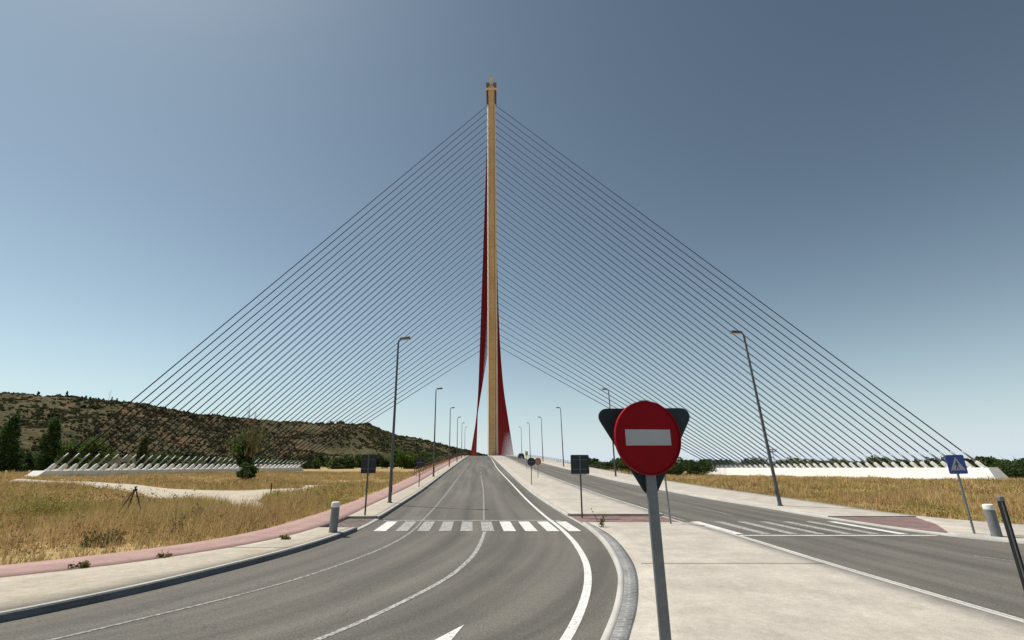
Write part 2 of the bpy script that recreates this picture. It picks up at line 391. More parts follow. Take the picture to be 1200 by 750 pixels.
# carriageways (bridge deck carries on behind the crest)
road = strip('road', lambda y: kerbL(y)-.05, lambda y: medL(y)+.05, 6.5, YE, 0, A['asphalt'], 10)
strip('bridge_approach_road', lambda y: medR(y)-.05, lambda y: kerbR(y)+.05, 6.5, YE, 0, A['asphalt'], 8)
# roundabout apron around and behind the camera
npmesh('roundabout_road', [(-60, -40, -.004), (60, -40, -.004), (60, 11, -.004), (-60, 11, -.004)], [(0, 1, 2, 3)], A['asphalt'],
       uv=[(0, 0), (120, 0), (120, 51), (0, 51)])['kind'] = 'structure'

H = .13
DL = (19.5, 23.3)      # dropped crossing on the left pavement
DM = (21.1, 24.3)      # dropped passage through the median
DR = (18.2, 23.4)
KW = .13
def pavement(name, fl, fr, drops, m, n, y0=2.2, y1=YE):
    cur = y0
    for a, b in drops:
        strip(name, fl, fr, cur, a, H, m, n, skirt=.2); cur = b
    strip(name, fl, fr, cur, y1, H, m, n, skirt=.2)
def kerb(f0, sgn, drops, y0=2.2, y1=YE, km='kerb', dz=.03):
    cur = y0
    a_ = (lambda y: f0(y)) if sgn > 0 else (lambda y: f0(y)-KW)
    b_ = (lambda y: f0(y)+KW) if sgn > 0 else (lambda y: f0(y))
    for a, b in drops:
        strip('kerb', a_, b_, cur, a, H+.004, A[km], 1, skirt=.2)
        strip('dropped_kerb', a_, b_, a, b, dz, A['kerb'], 1, skirt=.1); cur = b
    strip('kerb', a_, b_, cur, y1, H+.004, A[km], 1, skirt=.2)
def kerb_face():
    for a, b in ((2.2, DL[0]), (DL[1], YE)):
        strip('kerb_face', offs(kerbL, -.05), kerbL, a, b, H-.012, A['kerbshade'], 1, skirt=.2)
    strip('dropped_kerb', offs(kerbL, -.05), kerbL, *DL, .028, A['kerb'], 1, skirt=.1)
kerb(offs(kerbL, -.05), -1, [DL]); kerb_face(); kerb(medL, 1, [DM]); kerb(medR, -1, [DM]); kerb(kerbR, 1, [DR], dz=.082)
# left pavement: beige footway and pink cycle path
pavement('footway', lambda y: beigeL(y), lambda y: kerbL(y)-KW, [DL], A['beige'], 4)
strip('crossing_pavers', lambda y: beigeL(y), lambda y: kerbL(y)-KW, *DL, .026, A['brownpav'], 4)
strip('cycle_path', pinkL, beigeL, 2.2, YE, H+.002, A['pink'], 3, skirt=.2)
# median: grey granite strip along the curve, pale slabs, dropped red passage
sy = (2.6, 21.1)
sw_ = curve([(.24, 2.), (.27, 8), (.30, 14), (.25, 18), (.06, 21.1)], False)
gran = lambda y: medL(y)+KW+sw_(np.minimum(y, 21.1))*(np.asarray(y) <= 21.11)
strip('granite_strip', lambda y: medL(y)+KW, gran, 2.4, 21.1, H+.001, A['sett'], 2, skirt=.2)
strip('median_pavement', gran, lambda y: medR(y)-KW, 2.4, 21.1, H, A['pale'], 8, skirt=.2)
strip('median_pavement', lambda y: medL(y)+KW, lambda y: medR(y)-KW, DM[1], YE, H, A['pale'], 6, skirt=.2)
strip('median_passage', lambda y: medL(y)+KW, lambda y: medR(y)-KW, *DM, .026, A['redpav'], 4)
for yj in (12.75, 32., 46., 60., 75.):
    strip('pavement_joint', lambda y: medL(y)+KW+.5*(np.asarray(y) < 20), lambda y: medR(y)-KW, yj, yj+.04, H+.004, A['joint'], 4)
strip('pavement_joint', lambda y: beigeL(y), lambda y: kerbL(y)-KW, 15.0, 15.04, H+.004, A['joint'], 2)
# right pavement
mid = lambda y: kerbR(y)+KW+.05+(walkR(y)-.25-kerbR(y)-KW)*np.clip((np.asarray(y)-DR[0])/(DR[1]-DR[0]), 0, 1)**1.1*.98
strip('crossing_pavers', lambda y: kerbR(y)+KW, mid, *DR, .085, A['redpav'], 4)
pavement('footway', lambda y: kerbR(y)+KW, walkR, [DR], A['pale'], 5)
strip('footway', mid, walkR, DR[0], DR[1], H, A['pale'], 4, skirt=.2)
strip('cycle_path', lambda y: walkR(y)-1.2, lambda y: walkR(y)+.3, 6., 19.5, H+.006, A['pink'], 2, skirt=.2)

# ------------------------------------------------------------------ painted markings
def line(name, f, w, y0, y1, m, off=.006):
    return strip(name, lambda y: f(y)-w/2, lambda y: f(y)+w/2, y0, y1, off, m, 1)
line('lane_line', lineLc, .10, 7., 200., A['thin'])
line('lane_line', lineCc, .12, 7., 19.3, A['worn'])
line('lane_line', lineCc, .10, 22.9, 62., A['thin'])
for k in range(8): line('lane_line', lineCc, .10, 66+k*12, 70+k*12, A['thin'])
line('edge_line', lineRc, .17, 7., 22.9, A['paint'])
line('edge_line', lineRc, .15, 22.9, 230., A['paint'])
line('edge_line', offs(medR, .42), .17, 7., 18.3, A['paint'])
line('edge_line', offs(medR, .38), .13, 22.8, 230., A['thin'])
line('edge_line', offs(kerbR, -.45), .1, 26., 230., A['thin'])
rl = lambda y: (medR(y)+kerbR(y))/2
line('lane_line', rl, .10, 8., 14.5, A['thin'])
for k in range(8): line('lane_line', rl, .10, 25+k*11, 29+k*11, A['thin'])
strip('stop_line', offs(kerbL, .25), offs(lineRc, .45), 22.75, 22.95, .0055, A['worn'], 6)
strip('stop_line', offs(medR, .25), offs(kerbR, -.25), 18.25, 18.42, .0055, A['paint'], 6)
for k in range(10):
    x0 = -5.27+k*.826
    skew = lambda y, c=x0: c+.235-.0617*(y-19.4)*1.3
    line('zebra_stripe', skew, .47, 19.4, 22.4, A['paint'] if k in (0, 6, 7, 8, 9) else A['worn'], .010)
for k in range(7):
    x0 = 8.05+k*1.0
    skew = lambda y, c=x0: c+.22-.05*(y-18.6)
    line('zebra_stripe', skew, .36, 18.62, 22.4, A['paint'] if k in (0, 6) else A['worn'], .010)
# turn arrow: a head pointing up the carriageway and its shaft towards the roundabout
ar = MB()
def arrow(pts): ar.add([(x, y, .0065) for x, y in pts], [tuple(range(len(pts)))])
arrow([(-.77, 8.66), (-1.47, 7.34), (-.99, 7.40)])
arrow([(-1.20, 7.372), (-1.06, 7.39), (-1.12, 6.2), (-1.27, 6.2)])
ar.build('turn_arrow', A['paint'])['kind'] = 'structure'

# ------------------------------------------------------------------ ground
def gz(x, y):
    x = np.asarray(x, float); y = np.asarray(y, float)
    yc = np.clip(y, 2.2, 640); r = prof(np.minimum(yc, 300))
    xl, xr = pinkL(yc), walkR(yc)
    bl = -.12+.0*x; br = -.3-.40*np.clip((y-50)/43, 0, 1)-.77*np.clip((y-93)/69, 0, 1)
    und = .05*np.sin(x*.31+y*.17)+.04*np.sin(x*.13-y*.41)
    river = -4.*np.clip((y-300)/60, 0, 1)*np.clip((700-y)/60, 0, 1)
    dl = xl-x; dr = x-xr
    s = .42
    zl = np.maximum(r+.07-s*np.maximum(dl-.4, 0), bl)+und*np.clip(dl/4, 0, 1)+river
    zr = np.maximum(r+.07-s*np.maximum(dr-.4, 0), br)+und*np.clip(dr/4, 0, 1)+river
    z = np.where(dl > 0, zl, np.where(dr > 0, zr, r-.3+river*(y > 300)))
    return np.where(y < 2.3, -.12, z)
def axis(pts):
    out = []
    for a, b, st in pts: out += list(np.arange(a, b, st))
    return np.array(out+[pts[-1][1]])
gx = axis([(-4000, -400, 300), (-400, -150, 12.5), (-150, -40, 2.5), (-40, 40, .4), (40, 150, 2.5), (150, 400, 12.5), (400, 4001, 300)])
gy = axis([(-300, -20, 40), (-20, 0, 5), (0, 60, .5), (60, 300, 3), (300, 700, 20), (700, 5001, 300)])
GX, GY = np.meshgrid(gx, gy)
GZ = gz(GX, GY)
nx, ny = len(gx), len(gy)
idx = np.arange(nx*ny).reshape(ny, nx)
Fg = np.stack([idx[:-1, :-1], idx[:-1, 1:], idx[1:, 1:], idx[1:, :-1]], -1).reshape(-1, 4)
def ground_mat():
    m, n, L, p, tc, noise, mix, ramp = mat('dry_field', (.27, .19, .085), .95, bump=.6, bscale=9, spec=.1)
    c = mix(ramp(noise(.06, 7).outputs[0], .35, .65), (.48, .34, .165), (.37, .27, .125))
    c = mix(ramp(noise(.11, 6).outputs[0], .56, .70), c, (.20, .18, .07))
    c = mix(ramp(noise(.5, 6).outputs[0], .55, .75), c, (.36, .27, .14))
    c = mix(1., c, mix(ramp(noise(4, 5).outputs[0], .3, .7), (.75,)*3, (1.2,)*3), 'MULTIPLY')
    L.new(c, p.inputs['Base Color']); return m
A['field'] = ground_mat()
npmesh('ground', np.stack([GX, GY, GZ], -1).reshape(-1, 3), Fg, A['field'], smooth=True)['kind'] = 'structure'

# sandy track across the left field
PATH = [(-69, 67), (-79.2, 79.3), (-62, 71), (-51.97, 64.5), (-42, 57), (-35.19, 52), (-30, 48.5), (-25.75, 47.0), (-21.48, 50.3), (-24.5, 58.9), (-21.92, 60.8), (-20.2, 52), (-18.4, 44.1),
        (-19.6, 40.4), (-18.2, 36.5), (-16.75, 33.4), (-14.6, 30.4), (-13.13, 28.74), (-12.0, 27.2), (-13.2, 26.8), (-15.5, 29), (-19.5, 32.9), (-25.95, 37.2), (-33, 43.5), (-41.35, 50.4), (-50, 57.5), (-58.95, 62.9)]
def inpoly(x, y, P, grow=0):
    x = np.asarray(x); y = np.asarray(y); ins = np.zeros(x.shape, bool); n = len(P)
    for i in range(n):
        (x1, y1), (x2, y2) = P[i], P[(i+1) % n]
        c = ((y1 > y) != (y2 > y)) & (x < (x2-x1)*(y-y1)/(y2-y1+1e-12)+x1); ins ^= c
    return ins
def sheet(name, P, m, off, cell=.45):
    bm = bmesh.new(); vs = [bm.verts.new((x, y, 0)) for x, y in P]; bm.faces.new(vs)
    bmesh.ops.triangulate(bm, faces=bm.faces[:])
    bmesh.ops.subdivide_edges(bm, edges=bm.edges[:], cuts=0)
    for _ in range(5):
        es = [e for e in bm.edges if e.calc_length() > 1.2]
        if not es: break
        bmesh.ops.subdivide_edges(bm, edges=es, cuts=1); bmesh.ops.triangulate(bm, faces=bm.faces[:])
    for v in bm.verts: v.co.z = float(gz(v.co.x, v.co.y))+off
    bmesh.ops.recalc_face_normals(bm, faces=bm.faces[:])
    me = bpy.data.meshes.new(name); bm.to_mesh(me); bm.free(); me.materials.append(m)
    o = bpy.data.objects.new(name, me); COL.objects.link(o); o['kind'] = 'structure'; return o
A['sand'] = M_('sandy_track', (.50, .45, .36), .95, (.42, .36, .27), .5, fine=(6, .15), bump=.4)
sheet('sandy_path', PATH, A['sand'], .06)

# ------------------------------------------------------------------ hills on the left
def hill_mat():
    m, n, L, p, tc, noise, mix, ramp = mat('hill_earth', (.12, .09, .05), .95, spec=.05)
    c = mix(ramp(noise(.02, 8, .65).outputs[0], .38, .62), (.074, .070, .036), (.118, .092, .050))
    c = mix(ramp(noise(.035, 7, .65).outputs[0], .56, .68), c, (.21, .115, .066))
    c = mix(ramp(noise(.09, 7, .65).outputs[0], .52, .62), c, (.055, .062, .030))
    c = mix(1., c, mix(ramp(noise(.25, 6).outputs[0], .3, .7), (.6,)*3, (1.35,)*3), 'MULTIPLY')
    L.new(c, p.inputs['Base Color'])
    b = n.nodes.new('ShaderNodeBump'); b.inputs['Strength'].default_value = .8; b.inputs['Distance'].default_value = 3.
    L.new(noise(.06, 8, .65).outputs[0], b.inputs['Height']); L.new(b.outputs[0], p.inputs['Normal'])
    return m
A['hill'] = hill_mat()
# ridge given by bearing (degrees, left negative): tan(elevation) and distance of crest
RB = np.array([-75, -60, -52, -47.4, -45.5, -43., -40.3, -37.6, -34.5, -28.9, -24.9, -21.6, -18.6, -16.4, -14.9, -13.0, -10.2, -7.6, -5.4, -3.0, 0.])
RT = np.array([.100, .098, .097, .0955, .096, .0925, .090, .0865, .083, .077, .0755, .0745, .0725, .0705, .060, .050, .041, .034, .0245, .0155, .009])
RD = np.array([420, 430, 450, 470, 470, 480, 490, 500, 520, 560, 580, 590, 600, 600, 620, 660, 720, 780, 850, 950, 1050.])
def smooth_noise(x, y, sc, seed):
    r = np.random.default_rng(seed); out = np.zeros_like(x)
    for k in range(9):
        a = r.uniform(0, 2*math.pi); f = r.uniform(.6, 1.8)/sc; ph = r.uniform(0, 6.28)
        out += np.sin((x*math.cos(a)+y*math.sin(a))*f+ph)
    return out/3.
def hill_at(b, t):
    """b bearing deg, t 0 at foot .. 1 at crest .. >1 behind"""
    d1 = np.interp(b, RB, RD); e = np.interp(b, RB, RT); d0 = d1*.58
    r = d0+(d1-d0)*t; x = r*np.sin(np.radians(b)); y = r*np.cos(np.radians(b))
    zc = 2.5+e*d1*np.cos(np.radians(b)) if False else 2.5+e*d1
    s = np.clip(t, 0, 1); h = .25*s+.75*s*s*(3-2*s)
    g = 1-np.abs(smooth_noise(x, y, 22, 3)); g2 = smooth_noise(x, y, 60, 4); g3 = smooth_noise(x, y, 9, 5)
    bump = (4.5*g+5*g2+1.3*g3)*np.clip(s*4, 0, 1)*np.clip((1.08-t)*5, .10, 1)*np.clip(zc/50, .2, 1)
    z = -3.+(zc+3.)*h+bump-np.clip(t-1, 0, 9)*25
    return x, y, z
bb = np.arange(-75, .01, .3); tt = np.concatenate([np.arange(-.05, 1.12, .018), [1.3, 1.6, 2.2]])
Bg, Tg = np.meshgrid(bb, tt)
hx, hy, hz = hill_at(Bg, Tg)
hz[0] = -6
n1, n2 = hx.shape; idx = np.arange(n1*n2).reshape(n1, n2)
npmesh('hills', np.stack([hx, hy, hz], -1).reshape(-1, 3), np.stack([idx[:-1, :-1], idx[:-1, 1:], idx[1:, 1:], idx[1:, :-1]], -1).reshape(-1, 4), A['hill'], smooth=True)['kind'] = 'structure'

def leaf_cloud(C, size, up=0., r=rng):
    """one random quad-ish triangle pair per centre C (n,3); size (n,)"""
    n = len(C); a = r.normal(size=(n, 3)); a /= np.linalg.norm(a, axis=1)[:, None]
    b = r.normal(size=(n, 3)); b -= a*np.sum(a*b, 1)[:, None]; b /= np.linalg.norm(b, axis=1)[:, None]
    a *= size[:, None]; b *= size[:, None]*r.uniform(.5, .8, n)[:, None]
    V = np.stack([C-a, C+b*.9+a*.1, C+a, C-b*.9+a*.1], 1).reshape(-1, 3)
    return V, np.arange(4*n).reshape(n, 4)

# scrub over the hillside: one uncountable mass
nb = 26000
b_ = rng.uniform(-62, -1.5, nb); t_ = rng.uniform(-.02, 1.04, nb)
hx_, hy_, hz_ = hill_at(b_, t_)
keep = smooth_noise(hx_, hy_, 34, 11)*.9+smooth_noise(hx_, hy_, 11, 12)*.7+rng.normal(0, .55, nb)+.5*np.clip((-b_-34)/10, 0, 1) > -.5
hx_, hy_, hz_ = hx_[keep], hy_[keep], hz_[keep]; nbk = len(hx_)
k = 16
sz = rng.gamma(1.6, .36, nbk)+.35
sz *= np.hypot(hx_, hy_)/520
C = np.repeat(np.stack([hx_, hy_, hz_], -1), k, 0)
dirs = rng.normal(size=(nbk*k, 3)); dirs /= np.linalg.norm(dirs, axis=1)[:, None]; dirs[:, 2] = np.abs(dirs[:, 2])*.8
C = C+dirs*np.repeat(sz, k)[:, None]*rng.uniform(.5, 1, nbk*k)[:, None]
V, F = leaf_cloud(C, np.repeat(sz, k)*rng.uniform(.45, .75, nbk*k))
o = npmesh('hillside_scrub', V, F, A['scrub'])
tag(o, 'dark green scrub bushes dotted all over the brown hillside', 'scrub', kind='stuff')

# ------------------------------------------------------------------ grass
def blades(x, y, h, w, lean, r):
    n = len(x); z = gz(x, y)
    a = r.uniform(0, 2*math.pi, n); ca, sa = np.cos(a), np.sin(a); b = r.uniform(0, 2*math.pi, n)
    P0 = np.stack([x-ca*w, y-sa*w, z-.03], -1); P1 = np.stack([x+ca*w, y+sa*w, z-.03], -1)
    tip = np.stack([x+np.cos(b)*lean*h, y+np.sin(b)*lean*h, z+h], -1)
    return np.stack([P0, P1, tip], 1).reshape(-1, 3), np.arange(3*n).reshape(n, 3)
def grass_mat():
    m, n, L, p, tc, noise, mix, ramp = mat('dry_grass', (.30, .21, .09), .85, spec=.1)
    g = n.nodes.new('ShaderNodeNewGeometry'); rnd = g.outputs['Random Per Island']
    c = mix(rnd, (0.468, 0.317, 0.140), (0.800, 0.586, 0.302))
    c = mix(ramp(noise(.55, 6, .7).outputs[0], .46, .62), c, mix(rnd, (0.390, 0.232, 0.095), (0.676, 0.427, 0.190)))
    c = mix(ramp(noise(.22, 6, .7).outputs[0], .47, .60), c, mix(rnd, (0.260, 0.238, 0.062), (0.546, 0.427, 0.146)))
    c = mix(ramp(noise(.9, 5, .7).outputs[0], .56, .68), c, mix(rnd, (0.182, 0.159, 0.067), (0.390, 0.305, 0.134)))
    c = mix(ramp(noise(.12, 5).outputs[0], .54, .64), c, mix(rnd, (0.390, 0.244, 0.112), (0.650, 0.415, 0.213)))
    L.new(c, p.inputs['Base Color'])
    vm = n.nodes.new('ShaderNodeMix'); vm.data_type = 'VECTOR'; vm.inputs[0].default_value = .6
    L.new(g.outputs['Normal'], vm.inputs[4]); vm.inputs[5].default_value = (0, 0, 1)
    L.new(vm.outputs[1], p.inputs['Normal'])
    tr = n.nodes.new('ShaderNodeBsdfTranslucent'); L.new(c, tr.inputs[0])
    ms = n.nodes.new('ShaderNodeMixShader'); ms.inputs[0].default_value = .45
    L.new(p.outputs[0], ms.inputs[1]); L.new(tr.outputs[0], ms.inputs[2]); L.new(ms.outputs[0], n.nodes['Material Output'].inputs[0])
    return m
A['grass'] = grass_mat()
def grass(name, label, zones, seed):
    r = np.random.default_rng(seed); VV = []; FF = []; o = 0
    for (x0, x1, y0, y1, nt_, nbld, h, w, spread) in zones:
        x = r.uniform(x0, x1, nt_); y = r.uniform(y0, y1, nt_)
        dens = smooth_noise(x, y, 3.5, 21)*.5+smooth_noise(x, y, 1.0, 22)*.35
        ok = (dens+r.normal(0, .4, nt_) > -.65) & ~inpoly(x, y, PATH)
        ok &= np.where(x < 0, x < pinkL(np.clip(y, 2.2, 600))-.12, x > walkR(np.clip(y, 2.2, 600))+.15)
        edge = inpoly(x, y, PATH)
        x, y = x[ok], y[ok]
        hh = h*(1+.35*smooth_noise(x, y, 4., 23)+.4*smooth_noise(x, y, 1.3, 24)).clip(.3, 2.1)*r.uniform(.5, 1.4, len(x))
        e = np.where(x < 0, pinkL(np.clip(y, 2.2, 600))-x, x-walkR(np.clip(y, 2.2, 600)))
        hh *= np.clip(.35+e*.4, .35, 1)
        x = np.repeat(x, nbld)+r.normal(0, spread, len(x)*nbld); y = np.repeat(y, nbld)+r.normal(0, spread, len(y)*nbld)
        hb = np.repeat(hh, nbld)*r.uniform(.5, 1.15, len(x))
        lo = np.where(x < 0, x < pinkL(np.clip(y, 2.2, 600))-.05, x > walkR(np.clip(y, 2.2, 600))+.1)
        x, y, hb = x[lo], y[lo], hb[lo]
        V, F = blades(x, y, hb, w*r.uniform(.6, 1.4, len(x)), r.uniform(.1, .7, len(x)), r)
        VV.append(V); FF.append(F+o); o += len(V)
    ob = npmesh(name, np.concatenate(VV), np.concatenate(FF), A['grass'])
    tag(ob, label, 'grass', kind='stuff')
grass('dry_grass', 'tall dry straw coloured grass covering the field left of the cycle path',
      [(-45, -8.8, 11, 34, 22000, 7, .42, .012, .10), (-70, -9.5, 30, 62, 26000, 5, .42, .025, .16), (-120, -11, 58, 135, 26000, 5, .42, .05, .3)], 5)
grass('dry_grass', 'dry brown grass covering the field right of the road',
      [(18, 60, 14, 45, 26000, 6, .40, .018, .12), (15, 95, 40, 95, 26000, 5, .42, .04, .22), (12, 130, 90, 180, 12000, 5, .4, .08, .4)], 6)

# taller dead stalks and green annuals scattered through the grass
def stalks(name, label, m, zones, seed, wdt):
    r = np.random.default_rng(seed); VV = []; FF = []; o = 0
    for x0, x1, y0, y1, n_, h, sz in zones:
        x = r.uniform(x0, x1, n_); y = r.uniform(y0, y1, n_)
        ok = (smooth_noise(x, y, 2.5, seed+1)+r.normal(0, .3, n_) > .15) & ~inpoly(x, y, PATH)
        yc = np.clip(y, 2.2, 600); ok &= np.where(x < 0, x < pinkL(yc)-.35, x > walkR(yc)+.4)
        x, y = x[ok], y[ok]; k = 10; hh = h*r.uniform(.5, 1.25, len(x))
        V, F = blades(x, y, hh, wdt*sz*np.ones(len(x)), r.uniform(.05, .4, len(x)), r); VV.append(V); FF.append(F+o); o += len(V)
        # short side leaves and seed heads, four corners each folded to triangles
        P = np.repeat(np.stack([x, y, gz(x, y)], -1), k, 0); P[:, 2] += np.repeat(hh, k)*r.uniform(.25, .95, len(P))
        P[:, :2] += r.normal(0, .045*sz, (len(P), 2))
        V, F = leaf_cloud(P, .028*sz*r.uniform(.5, 1.6, len(P)), r=r)
        F = np.concatenate([F[:, :3], F[:, [0, 2, 3]]]); VV.append(V); FF.append(F+o); o += len(V)
    ob = npmesh(name, np.concatenate(VV), np.concatenate(FF), m); tag(ob, label, 'weeds', kind='stuff')
stalks('green_weeds', 'olive green annual weeds mixed through the dry grass on both sides', A['weedgreen'],
       [(-40, -8.8, 12, 34, 5200, .42, 1.), (-65, -9.5, 30, 62, 5000, .5, 1.8), (17, 50, 15, 45, 2600, .40, 1.3), (15, 80, 40, 85, 2500, .45, 2.2)], 31, .008)
stalks('dead_stalks', 'brown dead thistle stalks standing above the dry grass on both sides', A['deadstalk'],
       [(-40, -8.8, 12, 34, 2600, .70, 1.), (-65, -9.5, 30, 62, 2600, .75, 1.7), (17, 50, 15, 45, 1800, .65, 1.2), (15, 80, 40, 85, 2000, .65, 2.2)], 41, .006)

# ------------------------------------------------------------------ bridge
BASE = Vector((-10.9, 278, pf(278)-1)); LE = R(22)
AX = Vector((0, -math.sin(LE), math.cos(LE))); NF = Vector((0, -math.cos(LE), -math.sin(LE))); XX = Vector((1, 0, 0))
def TP(s, x=0, n=0): return AX*s+XX*x+NF*n           # local to BASE
bridge = empty('cable_stayed_bridge', BASE)
tag(bridge, 'cable stayed road bridge with one tall leaning tan pylon and red cables', 'bridge')
def shaft(sections, poly):
    mb = MB(); n = len(poly); vs = []
    for s, w, d in sections:
        for px, py in poly: vs.append(TP(s, px*w/2, py*d/2))
    fs = [(i*n+k, i*n+(k+1) % n, (i+1)*n+(k+1) % n, (i+1)*n+k) for i in range(len(sections)-1) for k in range(n)]
    mb.add(vs, fs); mb.add(vs[:n], [tuple(reversed(range(n)))]); mb.add(vs[-n:], [tuple(range(n))])
    return mb
oct_ = [(-1, -.7), (-.7, -1), (.7, -1), (1, -.7), (1, .7), (.7, 1), (-.7, 1), (-1, .7)]
pyl = shaft([(-8, 4.5, 6.5), (30, 4.3, 6.3), (100, 3.9, 5.6), (197, 3.3, 4.8)], oct_).build('pylon', A['tan'], bridge)
for sx in (-1, 1):
    mb = MB()
    for s0, s1, x0, x1 in ((-8, 60, 2.25, 2.07), (60, 196.9, 2.07, 1.66)):
        vs = []
        for s, x in ((s0, x0), (s1, x1)):
            for dx, n_ in ((-.25, -1.9), (.72, -1.9), (.66, .2), (-.12, 3.0)): vs.append(TP(s, sx*(x+dx), n_*(1-.22*s/197)))
        mb.add(vs, [(0, 1, 5, 4), (1, 2, 6, 5), (2, 3, 7, 6), (3, 0, 4, 7), (3, 2, 1, 0), (4, 5, 6, 7)])
    mb.build('lit_edge_rib', A['tanpale'], pyl)  # paler colour and slanted face stand in for the sunlit pylon edge
Mt = Matrix((XX, NF, AX)).transposed()
def tbox(name, s0, s1, x0, x1, n0, n1, m, par):
    mb = MB(); mb.box(TP((s0+s1)/2, (x0+x1)/2, (n0+n1)/2), (abs(x1-x0), abs(n1-n0), s1-s0), M=Mt); return mb.build(name, m, par, bevel=.06)
for sx in (-1, 1): tbox('cable_housing', 193.6, 200.2, sx*1.6, sx*2.6, -1.6, 1.9, A['tandark'], pyl)
tbox('crown_shaft', 197, 202.2, -1.55, 1.55, -2.2, 2.35, A['tan'], pyl)
tbox('crown_slab', 200.3, 201.3, -2.85, 2.85, -2.5, 2.7, A['tanpale'], pyl)
for sx in (-1, 1):
    c = tbox('crown_cabinet', 201.32, 204.2, sx*.98, sx*2.7, -1.8, 2.0, A['tandark'], pyl)
    for q in range(3): tbox('louvre', 201.75+q*.85, 201.95+q*.85, sx*.94, sx*2.78, -1.9, 2.1, A['tan'], c)
tbox('spire', 202.22, 207.2, -.82, .82, -.9, .9, A['tanpale'], pyl)
tbox('spire_tip', 207.21, 208.6, -.5, .5, -.5, .5, A['tan'], pyl)

S_T = np.linspace(193.5, 64.4, 38)
NA = 38
LN, LF = Vector((-87.6, 93.0, 0)), Vector((-70.2, 160.5, 0))
RN, RF = Vector((90.2, 94.0, 0)), Vector((66.4, 160.0, 0))
def tower_w(s): return np.interp(s, [-8, 30, 100, 197], [4.5, 4.3, 3.9, 3.3])/2+.45
def cable(name, a, b, r, m):
    mb = MB(); mb.cyl(a, b, r, r, 6, False); return mb.build(name, m, bridge)
def anchorage(N, Fp, side, label, hw=1.75, batter=0.):
    base = N.copy(); base.z = float(gz(N.x, N.y)); far = Fp.copy(); far.z = float(gz(Fp.x, Fp.y))
    t = empty('cable_anchorage', base); tag(t, label, 'anchorage')
    L_ = (far-base); ln = Vector((L_.x, L_.y, 0)).length; d = Vector((L_.x, L_.y, 0))/ln
    out = Vector((d.y, -d.x, 0))*side                    # away from the road
    top = lambda k: hw+L_.z*k
    # wall: long trapezoid seen from the side, 3 m thick, stepped top
    mb = MB(); vs = []
    for off, bt in ((-1.3, -batter), (1.9, 0)):
        for l, z in ((-3.1, -.6), (ln+2.2, L_.z-.6), (ln+1.2, top(1)), (-1.2, top(0))):
            vs.append(d*l+out*(off+(bt if z < 0 and z > -5 and z in (-.6, L_.z-.6) else 0))+Vector((0, 0, z)))
    mb.add(vs, [(0, 1, 2, 3), (7, 6, 5, 4), (0, 4, 5, 1), (1, 5, 6, 2), (2, 6, 7, 3), (3, 7, 4, 0)])
    w = mb.build('wall', A['concrete'], t, bevel=.05)
    for i in range(NA):
        k = i/(NA-1); p = d*(ln*k)+Vector((0, 0, top(k)))
        s = float(S_T[i]); tp = BASE+TP(s, (1 if side > 0 else -1)*(tower_w(s)-.1), -.4)-base
        c = (tp-p).normalized()
        mb = MB(); mb.lathe([(.05, -.25), (.31, -.25), (.38, -.1), (.38, 1.15), (.28, 1.45), (.2, 1.47)], 10)
        rot = c.to_track_quat('Z', 'Y').to_matrix()
        mb.v = [tuple(rot @ Vector(v)+p) for v in mb.v]
        so_ = mb.build('anchor_socket', A['concrete'], t)
        mb = MB(); mb.cyl(p+c*1.35, p+c*4.0, .19, .16, 8); mb.build('guide_tube', A['steel'], so_)
        # concrete heel the socket sits on
        mb = MB(); mb.box(p+Vector((0, 0, .08)), (.38, 1.3, .3), rz=math.atan2(out.y, out.x)-math.pi/2); mb.build('heel', A['concrete'], so_)
        cable('back_stay', tuple(p+c*3.8+base-BASE), tuple(tp+base-BASE), .125, A['redcable_shade'])
    return t
anchorage(LN, LF, -1, 'long low concrete cable anchorage in the dry field below the hill', 1.08)
anchorage(RN, RF, 1, 'long white concrete cable anchorage in the right field before the green trees', 2.35, 1.7)
# main span stays, down to both edges of the deck
HW = 13.2
def deck_axis(y): return -10.9+T*(y-278)
for sx in (-1, 1):
    for i in range(NA):
        s = float(S_T[i]); k = i/(NA-1)
        yd = 278+318-(318-22)*k
        a = TP(s, sx*(tower_w(s)-.35), -2.2)
        bpt = Vector((deck_axis(yd)+sx*HW, yd, pf(min(yd, 300))+.6))-BASE
        cable('fore_stay', tuple(a), tuple(bpt), .15, A['red'])
# deck beyond the crest
mb = MB()
for (y0, y1) in ((296, 620),):
    vs = []
    for y in (y0, y1):
        for dx, z in ((-15.5, 0), (-15.5, -.6), (-7, -2.8), (7, -2.8), (15.5, -.6), (15.5, 0)): vs.append(Vector((deck_axis(y)+dx, y, pf(300)+z+.05))-BASE)
    mb.add(vs, [(k, (k+1) % 6, 6+(k+1) % 6, 6+k) for k in range(6)]+[(0, 1, 2, 3, 4, 5)[::-1], (6, 7, 8, 9, 10, 11)])
mb.build('deck', A['concrete'], bridge)

